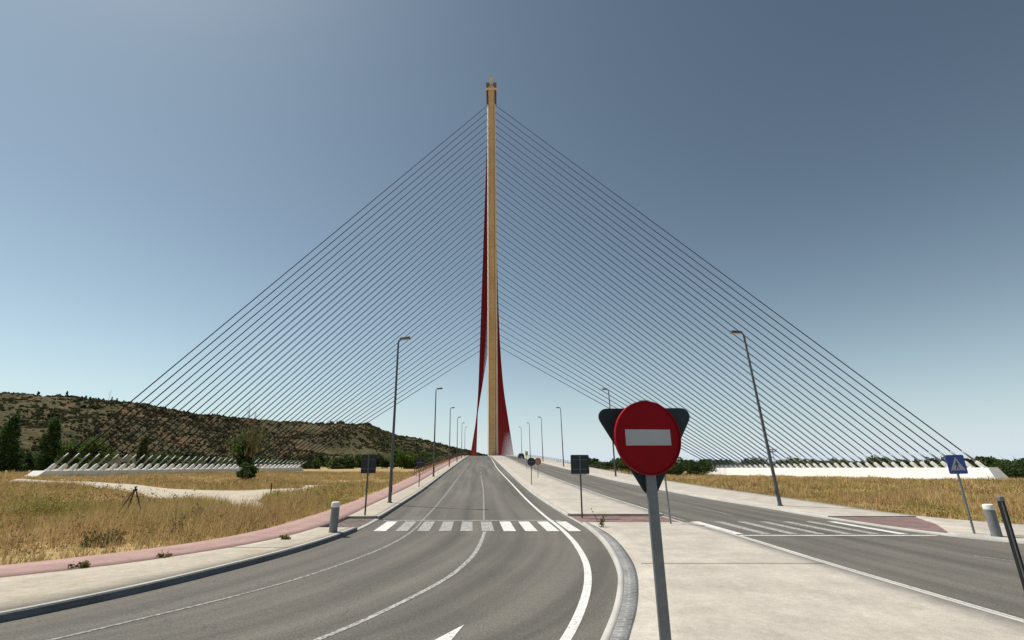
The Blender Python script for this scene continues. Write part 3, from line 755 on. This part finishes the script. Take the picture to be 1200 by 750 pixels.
# ------------------------------------------------------------------ street lamps
def lamp_proto():
    t = empty('street_lamp')
    mb = MB(); mb.lathe([(.16, 0), (.16, .03), (.10, .06), (.10, .3)], 16); mb.build('base_plate', A['dsteel'], t)
    mb = MB(); mb.tube([(0, 0, .05), (0, 0, 1.2), (0, 0, 9.75), (.02, 0, 9.98), (.10, 0, 10.07), (.22, 0, 10.10)], [.105, .095, .058, .052, .048, .045], 12)
    mb.build('pole', A['polesteel'], t)
    mb = MB(); mb.box((0.105, 0, .75), (.012, .10, .32)); mb.build('access_door', A['dsteel'], t)
    mb = MB()
    vs = [(.08, -.11, 10.05), (.80, -.17, 10.09), (.80, .17, 10.09), (.08, .11, 10.05), (.12, -.08, 10.19), (.73, -.12, 10.26), (.73, .12, 10.26), (.12, .08, 10.19)]
    mb.add(vs, [(3, 2, 1, 0), (4, 5, 6, 7), (0, 1, 5, 4), (1, 2, 6, 5), (2, 3, 7, 6), (3, 0, 4, 7)])
    h = mb.build('lamp_head', A['lamp'], t, bevel=.02)
    mb = MB(); mb.box((.47, 0, 10.06), (.5, .2, .03), M=Matrix.Rotation(-.07, 3, 'Y')); mb.build('glass', A['lens'], h)
    return t
lp = lamp_proto(); first = True
ordl = ['Nearest', 'second', 'third', 'fourth', 'fifth', 'sixth']
LEFTL = [(30, 'tall grey street lamp on the left footway just past the near rectangular sign back'),
         (57, 'street lamp on the left footway, second from the camera beside the cycle path'),
         (86, 'street lamp on the left footway, third up the ramp'),
         (114, 'street lamp on the left footway, fourth up the ramp and small'),
         (142, 'street lamp on the left footway, fifth up the ramp, very small'),
         (170, 'farthest small street lamp on the left footway near the crest')]
RIGHTL = [(28.2, 'tall leaning street lamp on the right footway in front of the white anchorage'),
          (57.5, 'street lamp half hidden behind the no entry sign'),
          (85.5, 'street lamp on the right footway rising above the dark square sign back'),
          (113.5, 'street lamp on the right footway between the square sign back and the round signs'),
          (141.5, 'small street lamp on the right footway just above the round sign backs'),
          (170, 'farthest small street lamp on the right footway near the pylon')]
for side, lst in ((-1, LEFTL), (1, RIGHTL)):
    for i, (y, lab) in enumerate(lst):
        o = lp if first else copy_tree(lp); first = False
        x = float(kerbL(y))-.75 if side < 0 else float(kerbR(y))+(1.8 if i == 1 else .85)
        tilt = (1.0 if side < 0 else (-3.6 if i == 0 else -1.4))
        o.location = (x, y, pf(y)+H); o.rotation_euler = (0, R(tilt if side > 0 else -tilt), 0 if side < 0 else math.pi)
        if side > 0: o.rotation_euler = (0, R(-tilt), math.pi) if False else (Matrix.Rotation(R(tilt), 4, 'Y') @ Matrix.Rotation(math.pi, 4, 'Z')).to_euler()
        tag(o, lab, 'street lamp', 'street lamps along both footways')

# ------------------------------------------------------------------ signs
def rrect(w, h, r, n=4):
    P = []
    for cx, cy, a0 in ((w/2-r, h/2-r, 0), (-w/2+r, h/2-r, 90), (-w/2+r, -h/2+r, 180), (w/2-r, -h/2+r, 270)):
        for k in range(n+1):
            a = R(a0+90*k/n); P.append((cx+r*math.cos(a), cy+r*math.sin(a)))
    return P
def rtri(side, r, n=5):          # point down, centred on centroid
    hh = side*math.sqrt(3)/2; C = [(side/2, hh/3), (-side/2, hh/3), (0, -2*hh/3)]; P = []
    for (cx, cy), a0 in zip(C, (-30, 90, 210)):
        L_ = math.hypot(cx, cy); q = (L_-2*r)/L_
        for k in range(n+1):
            a = R(a0+120*k/n); P.append((cx*q+r*math.cos(a), cy*q+r*math.sin(a)))
    return P
def disc(r, n=48): return [(r*math.cos(2*math.pi*k/n), r*math.sin(2*math.pi*k/n)) for k in range(n)]
def face(yaw=0, z=0, y=0, x=0):
    """local x right, local y up, local z towards the camera (-Y world) before yaw"""
    return Matrix.Translation((x, y, z)) @ Matrix.Rotation(yaw, 4, 'Z') @ Matrix(((1, 0, 0, 0), (0, 0, -1, 0), (0, 1, 0, 0), (0, 0, 0, 1)))
def plate(name, poly, M, t0, t1, m, par, bevel=0):
    mb = MB(); mb.prism(poly, M, t0, t1); return mb.build(name, m, par, bevel=bevel)
def post(par, h, w=.08, m='steel', round_=False, z0=-.1):
    mb = MB()
    if round_: mb.cyl((0, 0, z0), (0, 0, h), w/2, w/2, 14)
    else: mb.box((0, 0, (h+z0)/2), (w, w*.55, h-z0))
    return mb.build('post', A[m], par, bevel=0 if round_ else .008)

# no entry sign with a give way sign mounted back to back on the same post
t = empty('road_sign', (1.245, 4.36, H)); t.rotation_euler = (0, R(-.6), 0)
tag(t, 'large red no entry disc with white bar in the foreground, backed by a triangular sign', 'road sign')
post(t, 2.92, .088, round_=False)
Mf = face(R(14), 2.585, -.026, -.01)
d_ = plate('no_entry_disc', disc(.322), Mf, .0, .028, A['signred'], t, .004)
plate('white_bar', rrect(.445, .138, .004), Mf, .028, .0305, A['signwhite'], d_)
mb = MB()
n = 48; ring = []
for rr, zz in ((.322, .028), (.322, .040), (.313, .040), (.313, .028)):
    ring += [Mf @ Vector((rr*math.cos(2*math.pi*k/n), rr*math.sin(2*math.pi*k/n), zz)) for k in range(n)]
mb.add(ring, [(i*n+k, i*n+(k+1) % n, (i+1)*n+(k+1) % n, (i+1)*n+k) for i in range(3) for k in range(n)], True)
mb.build('rim', A['signred'], d_)
Mb = face(R(2), 2.575, .036, .005)
tr = plate('give_way_back', rtri(.96, .075), Mb, -.028, .0, A['signback'], t, .004)
for w_, z_ in ((.5, 2.42), (.62, 2.74)): plate('clamp_bar', rrect(w_, .05, .01), face(R(2), z_, .036, .005), .001, .018, A['greyback'], tr)

def square_back(x, y, w, h, zc, label, m='greyback', tilt=0, yaw=0):
    t = empty('road_sign', (x, y, pf(y)+H)); t.rotation_euler = (0, R(tilt), 0); tag(t, label, 'road sign')
    post(t, zc+h*.45, .075, 'polesteel')
    p = plate('sign_panel', rrect(w, h, .05), face(yaw, zc, .03), -.025, 0, A[m], t, .004)
    for q in (-.25, .25): plate('clamp_bar', rrect(w*.8, .04, .01), face(yaw, zc+q*h, .03), .001, .016, A['polesteel'], p)
    return t
square_back(3.27, 23.6, .88, .88, 2.28, 'dark square sign back on a post at the near end of the far median')
square_back(-6.86, 23.6, .72, .86, 2.30, 'dark rectangular sign back on a thin post by the left crossing', tilt=-1)
def round_back(x, y, r, zc, label, m='greyback'):
    t = empty('road_sign', (x, y, pf(y)+H)); tag(t, label, 'road sign')
    post(t, zc+r*.8, .07, 'polesteel')
    p = plate('sign_disc', disc(r, 32), face(0, zc, .03), -.025, 0, A[m], t, .004)
    mb = MB(); mb.prism(rrect(r*1.5, .04, .01), face(0, zc, .03), .001, .016); mb.build('clamp_bar', A['steel'], p)
    return t
round_back(1.77, 44.9, .37, 1.98, 'dark round sign back standing up the median')
round_back(-7.95, 42.5, .40, 2.0, 'dark round sign back on the left footway between two street lamps')
t = empty('road_sign', (2.9, 55., pf(55)+H)); tag(t, 'small faded red round sign facing the camera up the median', 'road sign')
post(t, 1.95, .07)
p = plate('sign_disc', disc(.38, 32), face(0, 1.72, -.03), 0, .025, A['fadedred'], t, .004)
plate('sign_centre', disc(.25, 32), face(0, 1.72, -.03), .025, .028, A['fadedpink'], p)
t = empty('road_sign', (2.3, 77., pf(77)+H)); tag(t, 'tiny yellow green sign on a pole farther up the median', 'road sign')
post(t, 2.6, .07)
plate('sign_panel', rrect(.42, .62, .05), face(0, 2.3, -.03), 0, .025, A['sheengreen'], t)

def pedestrian(x, y, label, yaw=0, sz=.66, zc=2.3, tilt=0):
    t = empty('road_sign', (x, y, pf(y)+H)); t.rotation_euler = (0, R(tilt), 0); tag(t, label, 'road sign', 'blue pedestrian crossing signs')
    post(t, zc+.2, .07, round_=True)
    Mf = face(yaw, zc, -.04)
    p = plate('sign_panel', rrect(sz, sz, .05), Mf, 0, .025, A['signblue'], t, .004)
    q = sz*.40
    plate('white_triangle', [(-q*1.02, -q*.80), (q*1.02, -q*.80), (0, q*.98)], Mf, .025, .0275, A['signwhite'], p)
    # walking figure on three stripes
    F_ = MB(); u = sz/.66
    def poly(P): F_.prism([(a*u, b*u) for a, b in P], Mf, .0275, .0295)
    poly([(.010+.028*math.cos(2*math.pi*k/14), .085+.028*math.sin(2*math.pi*k/14)) for k in range(14)])
    poly([(-.028, .05), (.03, .05), (.025, -.06), (-.025, -.06)])
    poly([(-.025, -.061), (.0, -.061), (-.045, -.165), (-.075, -.165)])
    poly([(.002, -.061), (.025, -.061), (.075, -.165), (.045, -.165)])
    poly([(-.03, .045), (-.03, .018), (-.075, -.03), (-.088, -.018)])
    poly([(.031, .045), (.031, .018), (.075, -.025), (.085, -.01)])
    F_.build('walking_figure', A['black'], p)
    b_ = MB()
    for k in range(5): b_.prism([(-.19*u+k*.085*u, -.205*u), (-.15*u+k*.085*u, -.205*u), (-.14*u+k*.08*u, -.185*u), (-.175*u+k*.08*u, -.185*u)], Mf, .0275, .029)
    b_.build('stripes', A['black'], p)
    return t
pedestrian(16.15, 17.85, 'blue square pedestrian crossing sign on a post beside the right bollard', yaw=0, zc=2.31, tilt=-1)
pedestrian(6.42, 20.55, 'blue crossing sign mostly hidden behind the red no entry disc', yaw=0, sz=.6, zc=2.45, tilt=-2.)

# slim steel post at the right edge of the median
t = empty('steel_post', (7.63, 7.8, H)); t.rotation_euler = (0, R(-1), 0); tag(t, 'slim dark steel post with a pale cap at the right edge of the photo', 'post')
mb = MB(); mb.box((0, 0, .9), (.068, .06, 1.8)); mb.build('shaft', A['black'], t, bevel=.008)
mb = MB(); mb.box((0, 0, 1.83), (.085, .078, .07)); mb.build('cap', A['steel'], t, bevel=.015)
mb = MB(); mb.box((-.018, -.0312, .9), (.022, .004, 1.78)); mb.build('front_strip', A['steel'], t)
mb = MB(); mb.box((0, 0, .008), (.2, .2, .016)); mb.build('foot', A['dsteel'], t)

# bollards
def bollard_proto():
    t = empty('bollard')
    mb = MB(); mb.lathe([(.145, -.05), (.145, .80), (.140, .83)], 28); mb.build('column', A['bollard'], t)
    mb = MB(); mb.lathe([(.14, .832), (.152, .845), (.152, .97), (.140, 1.0), (.10, 1.012)], 28); mb.build('cap', A['cap'], t)
    mb = MB(); mb.lathe([(.16, 0), (.16, .012), (.147, .02)], 28); mb.build('base_ring', A['dsteel'], t)
    return t
b = bollard_proto(); b.location = (-6.38, 18.2, H); tag(b, 'grey cylindrical bollard with white cap on the left footway by the crossing', 'bollard', 'bollards at the crossings')
b = copy_tree(b); b.location = (16.3, 17.2, H); b.rotation_euler = (0, R(-1.5), 0); tag(b, 'grey cylindrical bollard with white cap next to the blue sign on the right', 'bollard', 'bollards at the crossings')

# railing along the outside of the cycle path on the ramp
ry = np.arange(58, 200.1, 2.)
t = empty('railing', (float(pinkL(58)), 58, pf(58))); tag(t, 'low rust red railing along the outer edge of the ramp cycle path', 'railing')
o0 = Vector(t.location)
def rp(y, z): return Vector((float(pinkL(y))+.12, y, pf(y)+H+z))-o0
for z in (.35, .65, .95):
    mb = MB(); mb.tube([rp(y, z) for y in np.arange(58, 200.1, 4.)], [.035]*len(np.arange(58, 200.1, 4.)), 6); mb.build('rail', A['rail'], t)
for y in ry:
    mb = MB(); mb.box(rp(y, .47), (.06, .06, .98)); mb.build('railing_post', A['rail'], t)
ry = np.arange(62, 200.1, 3.)
t = empty('railing', (float(walkR(62)), 62, pf(62))); tag(t, 'low brown railing along the outer edge of the right footway on the ramp', 'railing')
o0 = Vector(t.location)
def rp(y, z): return Vector((float(walkR(y))-.12, y, pf(y)+H+z))-o0
for z in (.25, .5):
    yy = np.arange(62, 200.1, 4.)
    mb = MB(); mb.tube([rp(y, z) for y in yy], [.03]*len(yy), 6); mb.build('rail', A['wood'], t)
for y in ry:
    mb = MB(); mb.box(rp(y, .25), (.06, .06, .54)); mb.build('railing_post', A['wood'], t)

# ------------------------------------------------------------------ car on the bridge approach
def car(x, y, yaw, label):
    t = empty('car', (x, y, pf(y)+.002), (math.atan(.031*.9), 0, yaw)); tag(t, label, 'car')
    sec = [(-2.05, .86, .35, .95), (-1.95, .88, .28, 1.02), (-1.2, .9, .25, .98), (1.0, .9, .25, .92), (1.7, .85, .27, .80), (2.05, .76, .35, .65)]
    def loft(secs, tw):
        mb = MB(); vs = []
        for yy, w, z0, z1 in secs: vs += [(-w, yy, z0), (w, yy, z0), (w, yy, z0+(z1-z0)*.6), (w*tw, yy, z1), (-w*tw, yy, z1), (-w, yy, z0+(z1-z0)*.6)]
        n = 6; fs = [(i*n+k, i*n+(k+1) % n, (i+1)*n+(k+1) % n, (i+1)*n+k) for i in range(len(secs)-1) for k in range(n)]
        mb.add(vs, fs); mb.add(vs[:n], [(5, 4, 3, 2, 1, 0)]); mb.add(vs[-n:], [(0, 1, 2, 3, 4, 5)]); return mb
    body = loft(sec, .93).build('body', A['carbody'], t, bevel=.03)
    mb = MB()
    vs = [(-.82, -1.9, .97), (.82, -1.9, .97), (.80, 1.0, .93), (-.80, 1.0, .93), (-.62, -1.45, 1.46), (.62, -1.45, 1.46), (.60, .05, 1.46), (-.60, .05, 1.46)]
    mb.add(vs, [(3, 2, 1, 0), (4, 5, 6, 7), (0, 1, 5, 4), (1, 2, 6, 5), (2, 3, 7, 6), (3, 0, 4, 7)])
    mb.build('window', A['glass'], t, bevel=.03)
    mb = MB(); mb.box((0, -.7, 1.475), (1.2, 1.5, .04)); mb.build('roof', A['carbody'], t, bevel=.015)
    for sx in (-1, 1):
        for yy in (-1.3, 1.3):
            mb = MB(); mb.cyl((sx*.72, yy, .31), (sx*.91, yy, .31), .31, .31, 18); w = mb.build('wheel', A['tyre'], t)
            mb = MB(); mb.cyl((sx*.911, yy, .31), (sx*.925, yy, .31), .19, .17, 14); mb.build('rim', A['rim'], w)
        mb = MB(); mb.box((sx*.7, -2.05, .82), (.25, .05, .16)); mb.build('tail_light', A['tail'], t)
        mb = MB(); mb.box((sx*.98, .55, 1.0), (.18, .1, .12)); mb.build('wing_mirror', A['carbody'], t)
    mb = MB(); mb.box((0, -2.07, .62), (.5, .02, .11)); mb.build('number_plate', A['plate'], t)
car(2.75, 150, R(3.6), 'small dark car driving up to the bridge crest on the right carriageway')

# ------------------------------------------------------------------ trees
def limb(mb, p, d, L_, r0, r):
    pts = [Vector(p)]; q = Vector(d).normalized()
    for k in range(4):
        q = (q+Vector(r.normal(0, .12, 3))+Vector((0, 0, .05))).normalized(); pts.append(pts[-1]+q*L_/4)
    mb.tube(pts, [r0, r0*.8, r0*.6, r0*.4, r0*.2], 6); return pts
def tree(name, loc, h, w, kind, m, seed, label, cat='tree', group=None, n=2600, leaf=.2, trunk=.2, base=.18, clumps=None):
    n = int(n*1.9); leaf *= .72
    r = np.random.default_rng(seed); t = empty(name, loc); tag(t, label, cat, group)
    mb = MB(); tr_ = max(.06, h*.018)
    pts = [Vector((0, 0, -.3)), Vector((r.normal(0, .01)*h, r.normal(0, .01)*h, h*.35)), Vector((r.normal(0, .02)*h, r.normal(0, .02)*h, h*.7)), Vector((0, 0, h*.9))]
    mb.tube(pts, [tr_, tr_*.8, tr_*.45, tr_*.15], 8)
    tips = []
    for k in range(9):
        z = h*r.uniform(base+.08, .75); a = r.uniform(0, 6.28); up = 1.6 if kind == 'column' else .55
        tips += limb(mb, (0, 0, z), (math.cos(a), math.sin(a), up), (w*.45)*(1.6 if kind == 'column' else 1.), tr_*.4, r)[2:]
    mb.build('trunk', A['bark'], t)
    nc = clumps or (70 if kind == 'column' else 46)
    if kind == 'column':
        zc = r.uniform(base, 1, nc); rad = np.sin(np.clip((zc-base)/(1-base), 0, 1)**.75*math.pi)*.42+.08
        a = r.uniform(0, 6.28, nc); q = r.uniform(.15, 1, nc)**.6
        Cc = np.stack([np.cos(a)*rad*w*.75*q, np.sin(a)*rad*w*.8*q, zc*h], -1); cr = np.full(nc, w*.14)*r.uniform(.7, 1.4, nc)
        st = np.array([1, 1, 2.2])
    else:
        g = r.normal(size=(nc, 3)); g /= np.linalg.norm(g, axis=1)[:, None]; q = r.uniform(.25, 1, nc)**.45
        lop = 1+.25*np.sin(np.arctan2(g[:, 1], g[:, 0])*2+r.uniform(0, 6))
        Cc = g*q[:, None]*np.array([w*.42, w*.42, h*(1-base)*.42])*lop[:, None]+np.array([0, 0, h*(base+(1-base)*.5)])
        cr = np.full(nc, w*.13)*r.uniform(.6, 1.5, nc); st = np.array([1, 1, .8])
    per = n//nc; ci = np.repeat(np.arange(nc), per); dd = r.normal(size=(len(ci), 3)); dd /= np.linalg.norm(dd, axis=1)[:, None]
    P = Cc[ci]+dd*(cr[ci]*r.uniform(.2, 1, len(ci))**.5)[:, None]*st
    P = P[P[:, 2] > .05]
    V, F = leaf_cloud(P, leaf*r.uniform(.6, 1.4, len(P)), r=r)
    npmesh('crown', V, F, m, t)
    return t
def gl(x, y): return (x, y, float(gz(x, y))-.05)
tree('poplar_tree', gl(-129, 124), 13.2, 5.6, 'column', A['poplar'], 1, 'tall dark poplar at the left edge, taller and farther left of the pair', n=3600, leaf=.34, base=.03)
tree('poplar_tree', gl(-113.5, 119), 12.2, 5.0, 'column', A['poplar'], 2, 'dark leaning poplar just behind the left end of the concrete anchorage', n=3600, leaf=.32, base=.03)
tree('poplar_tree', gl(-125, 165), 10.6, 4.2, 'column', A['leafdark'], 3, 'small dark conical tree behind the middle of the left anchorage', n=2200, leaf=.32, base=.03)
tree('leafy_tree', gl(-108, 123), 8.4, 13, 'round', A['leaf'], 4, 'wide bright green bushy tree behind the first anchorage sockets', n=3600, leaf=.42, base=.05)
tree('leafy_tree', gl(-146, 132), 9.5, 9, 'round', A['leaf'], 24, 'light green tree cut by the left edge beside the poplar', n=2600, leaf=.42, base=.08)
for k, (x, y, h, w, lab) in enumerate([(-128, 130, 5.5, 10, 'low dark green bush mass between the two poplars'), (-150, 150, 5, 12, 'low dark bush behind the far left poplar'), (-137, 112, 3.5, 6, 'low dark shrub at the foot of the leftmost poplar')]):
    tree('bush', gl(x, y), h, w, 'round', A['leafdark'], 30+k, lab, 'bush', n=2000, leaf=.4, base=.0)
# half dead tree with bare branches, and the shrub beside it
t = tree('half_dead_tree', gl(-42.0, 77), 6.6, 2.7, 'round', A['leafdark'], 5, 'half dead tree with bare upper branches and dark leafy base in the left field', n=3000, leaf=.16, base=.05, clumps=60)
mb = MB(); r = np.random.default_rng(8)
for k in range(16):
    a = r.uniform(0, 6.28); L_ = r.uniform(3.2, 5.4) if k > 3 else 7.2+k*.35
    pts = limb(mb, (r.normal(0, .3)+.5, r.normal(0, .3), 3.2+r.uniform(-.5, 1)), (math.cos(a)*.4+.1, math.sin(a)*.4, 1.4 if k > 3 else 2.6), L_, .12, r)
    for p_ in pts[1:4]:
        a2 = r.uniform(0, 6.28); limb(mb, p_, (math.cos(a2)*.7, math.sin(a2)*.7, 1.1), r.uniform(.9, 1.8), .035, r)
mb.build('bare_branches', A['bare'], t)
g = r.normal(size=(420, 3))*np.array([1.1, 1.1, 1.3])+np.array([.5, 0, 6.2]); g = g[g[:, 2] < 8.6]
V, F = leaf_cloud(g, .17*r.uniform(.6, 1.4, len(g)), r=r); npmesh('dry_leaves', V, F, A['leafmid'], t)
g = r.normal(size=(800, 3))*np.array([.8, .6, .8])+np.array([-1.2, 0, 5.4])
V, F = leaf_cloud(g, .17*r.uniform(.6, 1.4, len(g)), r=r); npmesh('green_leaves', V, F, A['leafmid'], t)
tree('round_shrub', gl(-38.4, 72), 2.7, 3.0, 'round', A['leafdark'], 6, 'dense dark round shrub at the foot of the half dead tree', 'shrub', n=2400, leaf=.14, base=.0, clumps=50)

# foliage along the foot of the hill, left of the ramp
for k in range(26):
    r = np.random.default_rng(100+k); b_ = -36+k*1.25+r.normal(0, .3); d_ = r.uniform(215, 300)
    x, y = d_*math.sin(R(b_)), d_*math.cos(R(b_))
    if x > float(pinkL(min(y, 600)))-12: continue
    tree('riverside_tree', (x, y, -1.2), r.uniform(5, 9.5), r.uniform(8, 14), 'round', A[('leafdark', 'leafmid', 'leafdark')[k % 3]], 200+k,
         'green riverside tree in the dark row at the foot of the hill', 'tree', 'riverside trees below the hill', n=1100, leaf=.62, base=.0, clumps=30)
t = tree('leafy_tree', (-46., 205, 0), 8.5, 11, 'round', A['leaf'], 77, 'bright green tree behind the ramp railing below the hill end', n=1800, leaf=.5, base=.0)
# tree line on the right
for k in range(58):
    r = np.random.default_rng(400+k); b_ = 9.5+k*.72+r.normal(0, .2)
    d_ = 232+r.uniform(-10, 70)
    if b_ > 47.2: d_ = 200
    x, y = d_*math.sin(R(b_)), d_*math.cos(R(b_))
    hh = (5.0+2.0*abs(math.sin(b_*.9))+r.uniform(-.6, 1.2))*.82*(.8 if b_ > 45 else 1)
    tree('treeline_tree', (x, y, -1.6), hh, r.uniform(7, 12), 'round', A[('leafdark', 'leafmid', 'leafdark', 'leafdark')[k % 4]], 500+k,
         'dark green tree in the low row behind the right anchorage', 'tree', 'trees in the row behind the right anchorage', n=900, leaf=.6, base=.0, clumps=28)
for k, (b_, d_, h, w) in enumerate([(20.4, 166, 4.6, 11), (18.2, 160, 4.2, 9), (23.0, 186, 4.6, 9)]):
    x, y = d_*math.sin(R(b_)), d_*math.cos(R(b_))
    tree('bush', gl(x, y), h, w, 'round', A['leafdark'], 70+k, ['dense green bush at the far end of the white anchorage', 'smaller green bush nearer the road beside the far end of the anchorage', 'green bush half behind the far end of the white anchorage'][k], 'bush', n=1800, leaf=.35, base=.0)
for k in range(3):
    b_, d_ = 45.8+k*1.0, 140+k*6
    x, y = d_*math.sin(R(b_)), d_*math.cos(R(b_))
    tree('bush', gl(x, y), 3.3, 10, 'round', A['leafdark'], 90+k, ['dark green bush behind the right end slope of the white anchorage', 'dark green bush just right of the anchorage end slope', 'dark green bush cut by the right edge of the photo'][k], 'bush', n=1600, leaf=.36, base=.0)
# little cypresses and a mast on the skyline of the hill
for k, b_ in enumerate([-45.2, -43.4, -42.1, -41.8, -41.2, -40.9, -40.3, -39.9, -39.4, -38.8, -38.3, -37.6, -36.9]):
    x, y, z = [float(q) for q in hill_at(np.array([b_]), np.array([1.0]))]
    r = np.random.default_rng(600+k)
    tree('skyline_tree', (x, y, z-.5), r.uniform(3, 5.5), 2.2, 'column', A['leafdark'], 620+k, 'tiny dark conical tree on the hill skyline', 'tree', 'small trees on the hill skyline', n=240, leaf=.5, base=.0, clumps=20)
x, y, z = [float(q) for q in hill_at(np.array([-40.5]), np.array([1.0]))]
t = empty('antenna_mast', (x, y, z-.5)); tag(t, 'thin antenna mast on the skyline of the left hill', 'mast')
mb = MB(); mb.cyl((0, 0, 0), (0, 0, 11), .14, .06, 6); mb.build('pole', A['dsteel'], t)
mb = MB()
for z in (7, 8.5, 10): mb.cyl((-.9, 0, z), (.9, 0, z), .05, .05, 5)
mb.build('aerial', A['dsteel'], t)

# floodlight mast behind the right trees
t = empty('floodlight_mast', (214, 400, -1.5)); tag(t, 'floodlight mast with a cluster of lamps rising behind the right tree row', 'floodlight')
mb = MB(); mb.cyl((0, 0, 0), (0, 0, 14), .28, .18, 8); mb.build('pole', A['dsteel'], t)
mb = MB()
for z in (12.6, 14.): mb.box((0, 0, z), (6.5, .15, .15))
cr_ = mb.build('crossbar', A['dsteel'], t)
for z in (12.9, 14.3):
    for q in range(6):
        mb = MB(); mb.box((-2.75+q*1.1, -.2, z), (.75, .45, .7), M=Matrix.Rotation(.35, 3, 'X')); mb.build('flood_lamp', A['dsteel'], t)

# ------------------------------------------------------------------ wooden stakes in the field
t = empty('wooden_tripod', gl(-19.9, 26.3)); tag(t, 'three dark wooden stakes leaning together in the left field', 'stakes')
for a, b in (((-.85, .1, -.05), (.08, 0, 1.56)), ((.02, -.4, -.05), (.02, 0, 1.46)), ((.62, .15, -.05), (-.05, .02, 1.54)), ):
    mb = MB(); mb.tube([a, tuple((Vector(a)+Vector(b))/2+Vector((.015, 0, .01))), b], [.035, .032, .028], 7); mb.build('stake', A['wood'], t)
mb = MB(); mb.cyl((-.07, 0, 1.34), (.09, .02, 1.38), .06, .06, 8); mb.build('binding', A['wood'], t)
t = empty('wooden_stake', gl(-15.9, 25.7)); tag(t, 'short broken stake leaning alone in the dry grass', 'stake')
mb = MB(); mb.tube([(.2, 0, -.05), (0, 0, .35), (-.2, 0, .7)], [.045, .04, .035], 7); mb.build('shaft', A['wood'], t)
mb = MB(); mb.cyl((-.2, 0, .69), (-.225, 0, .76), .036, .01, 6); mb.build('splintered_tip', A['bare'], t)
t = empty('wooden_stake', gl(-20.9, 43.2)); tag(t, 'small upright stake beside the sandy track', 'stake')
mb = MB(); mb.tube([(0, 0, -.05), (.02, 0, .5), (0, 0, .95)], [.06, .055, .05], 7); mb.build('shaft', A['wood'], t)
mb = MB(); mb.cyl((0, 0, .94), (.01, 0, 1.0), .05, .02, 6); mb.build('splintered_tip', A['bare'], t)

# weeds: greener plants standing out of the dry grass
def weed(x, y, h, w, m, label, seed, n=500):
    """a clump of upright stems with many narrow leaves"""
    r = np.random.default_rng(seed); t = empty('weed', gl(x, y) if float(pinkL(max(y, 2.2))) > x or x > 10 else (x, y, pf(y)+H)); tag(t, label, 'weed')
    ns = max(8, n//14); VV = []; FF = []; o = 0; mb = MB()
    for k in range(ns):
        a = r.uniform(0, 6.28); q = r.uniform(0, 1)**.6*w*.42; hh = h*r.uniform(.45, 1.1)*(1-.45*(q/(w*.5))**2)
        p0 = np.array([math.cos(a)*q, math.sin(a)*q, -.03]); lean = r.normal(0, .16, 2)+np.array([math.cos(a), math.sin(a)])*.22
        p1 = p0+np.array([lean[0]*hh, lean[1]*hh, hh])
        if k % 3 == 0: mb.tube([tuple(p0), tuple((p0+p1)/2+np.array([0, 0, .03])), tuple(p1)], [.006, .005, .003], 4)
        f = r.uniform(.15, 1.05, 16)[:, None]; c = p0+(p1-p0)*f+r.normal(0, .035, (16, 3))
        V, F = leaf_cloud(c, .034*r.uniform(.5, 1.6, 16), r=r); VV.append(V); FF.append(F+o); o += len(V)
        # a grass like blade along the stem
        sd = np.array([r.normal(), r.normal(), 0]); sd /= np.linalg.norm(sd)+1e-6
        V = np.array([p0-sd*.01, p0+sd*.01, p1+sd*.002, p1-sd*.002]); VV.append(V); FF.append(np.arange(4).reshape(1, 4)+o); o += 4
    npmesh('foliage', np.concatenate(VV), np.concatenate(FF), m, t)
    mb.build('stem', A['bare'], t)
weed(-13.9, 17.4, .62, 1.3, A['leafgrey'], 'dark grey green weed near the cycle path at lower left', 1, 900)
weed(-24.2, 26., .95, 4.2, A['weedgreen'], 'broad yellow green weed patch left of the wooden tripod', 2, 4200)
weed(-15.4, 23.8, .62, 2.6, A['leafgrey'], 'grey green weed right of the wooden tripod', 3, 1500)
weed(-12.6, 19.2, .85, .4, A['bare'], 'thin brown dead weed by the cycle path', 4, 130)
weed(3.42, 19.6, .6, .5, A['leafyellow'], 'dry yellow weed growing through the median kerb', 5, 120)
weed(21.8, 26.0, .8, 1.1, A['leafyellow'], 'dry brown weed tuft in the right field', 6, 300)
weed(-10.2, 12.35, .16, .4, A['leafyellow'], 'small dry tuft in the pale footway at lower left', 7, 90)
weed(-9.15, 13.6, .14, .35, A['leafyellow'], 'tiny dry tuft in the middle of the left footway', 8, 70)
weed(-7.35, 16.6, .14, .4, A['leafyellow'], 'tiny dry tuft in the left footway near the bollard', 9, 70)
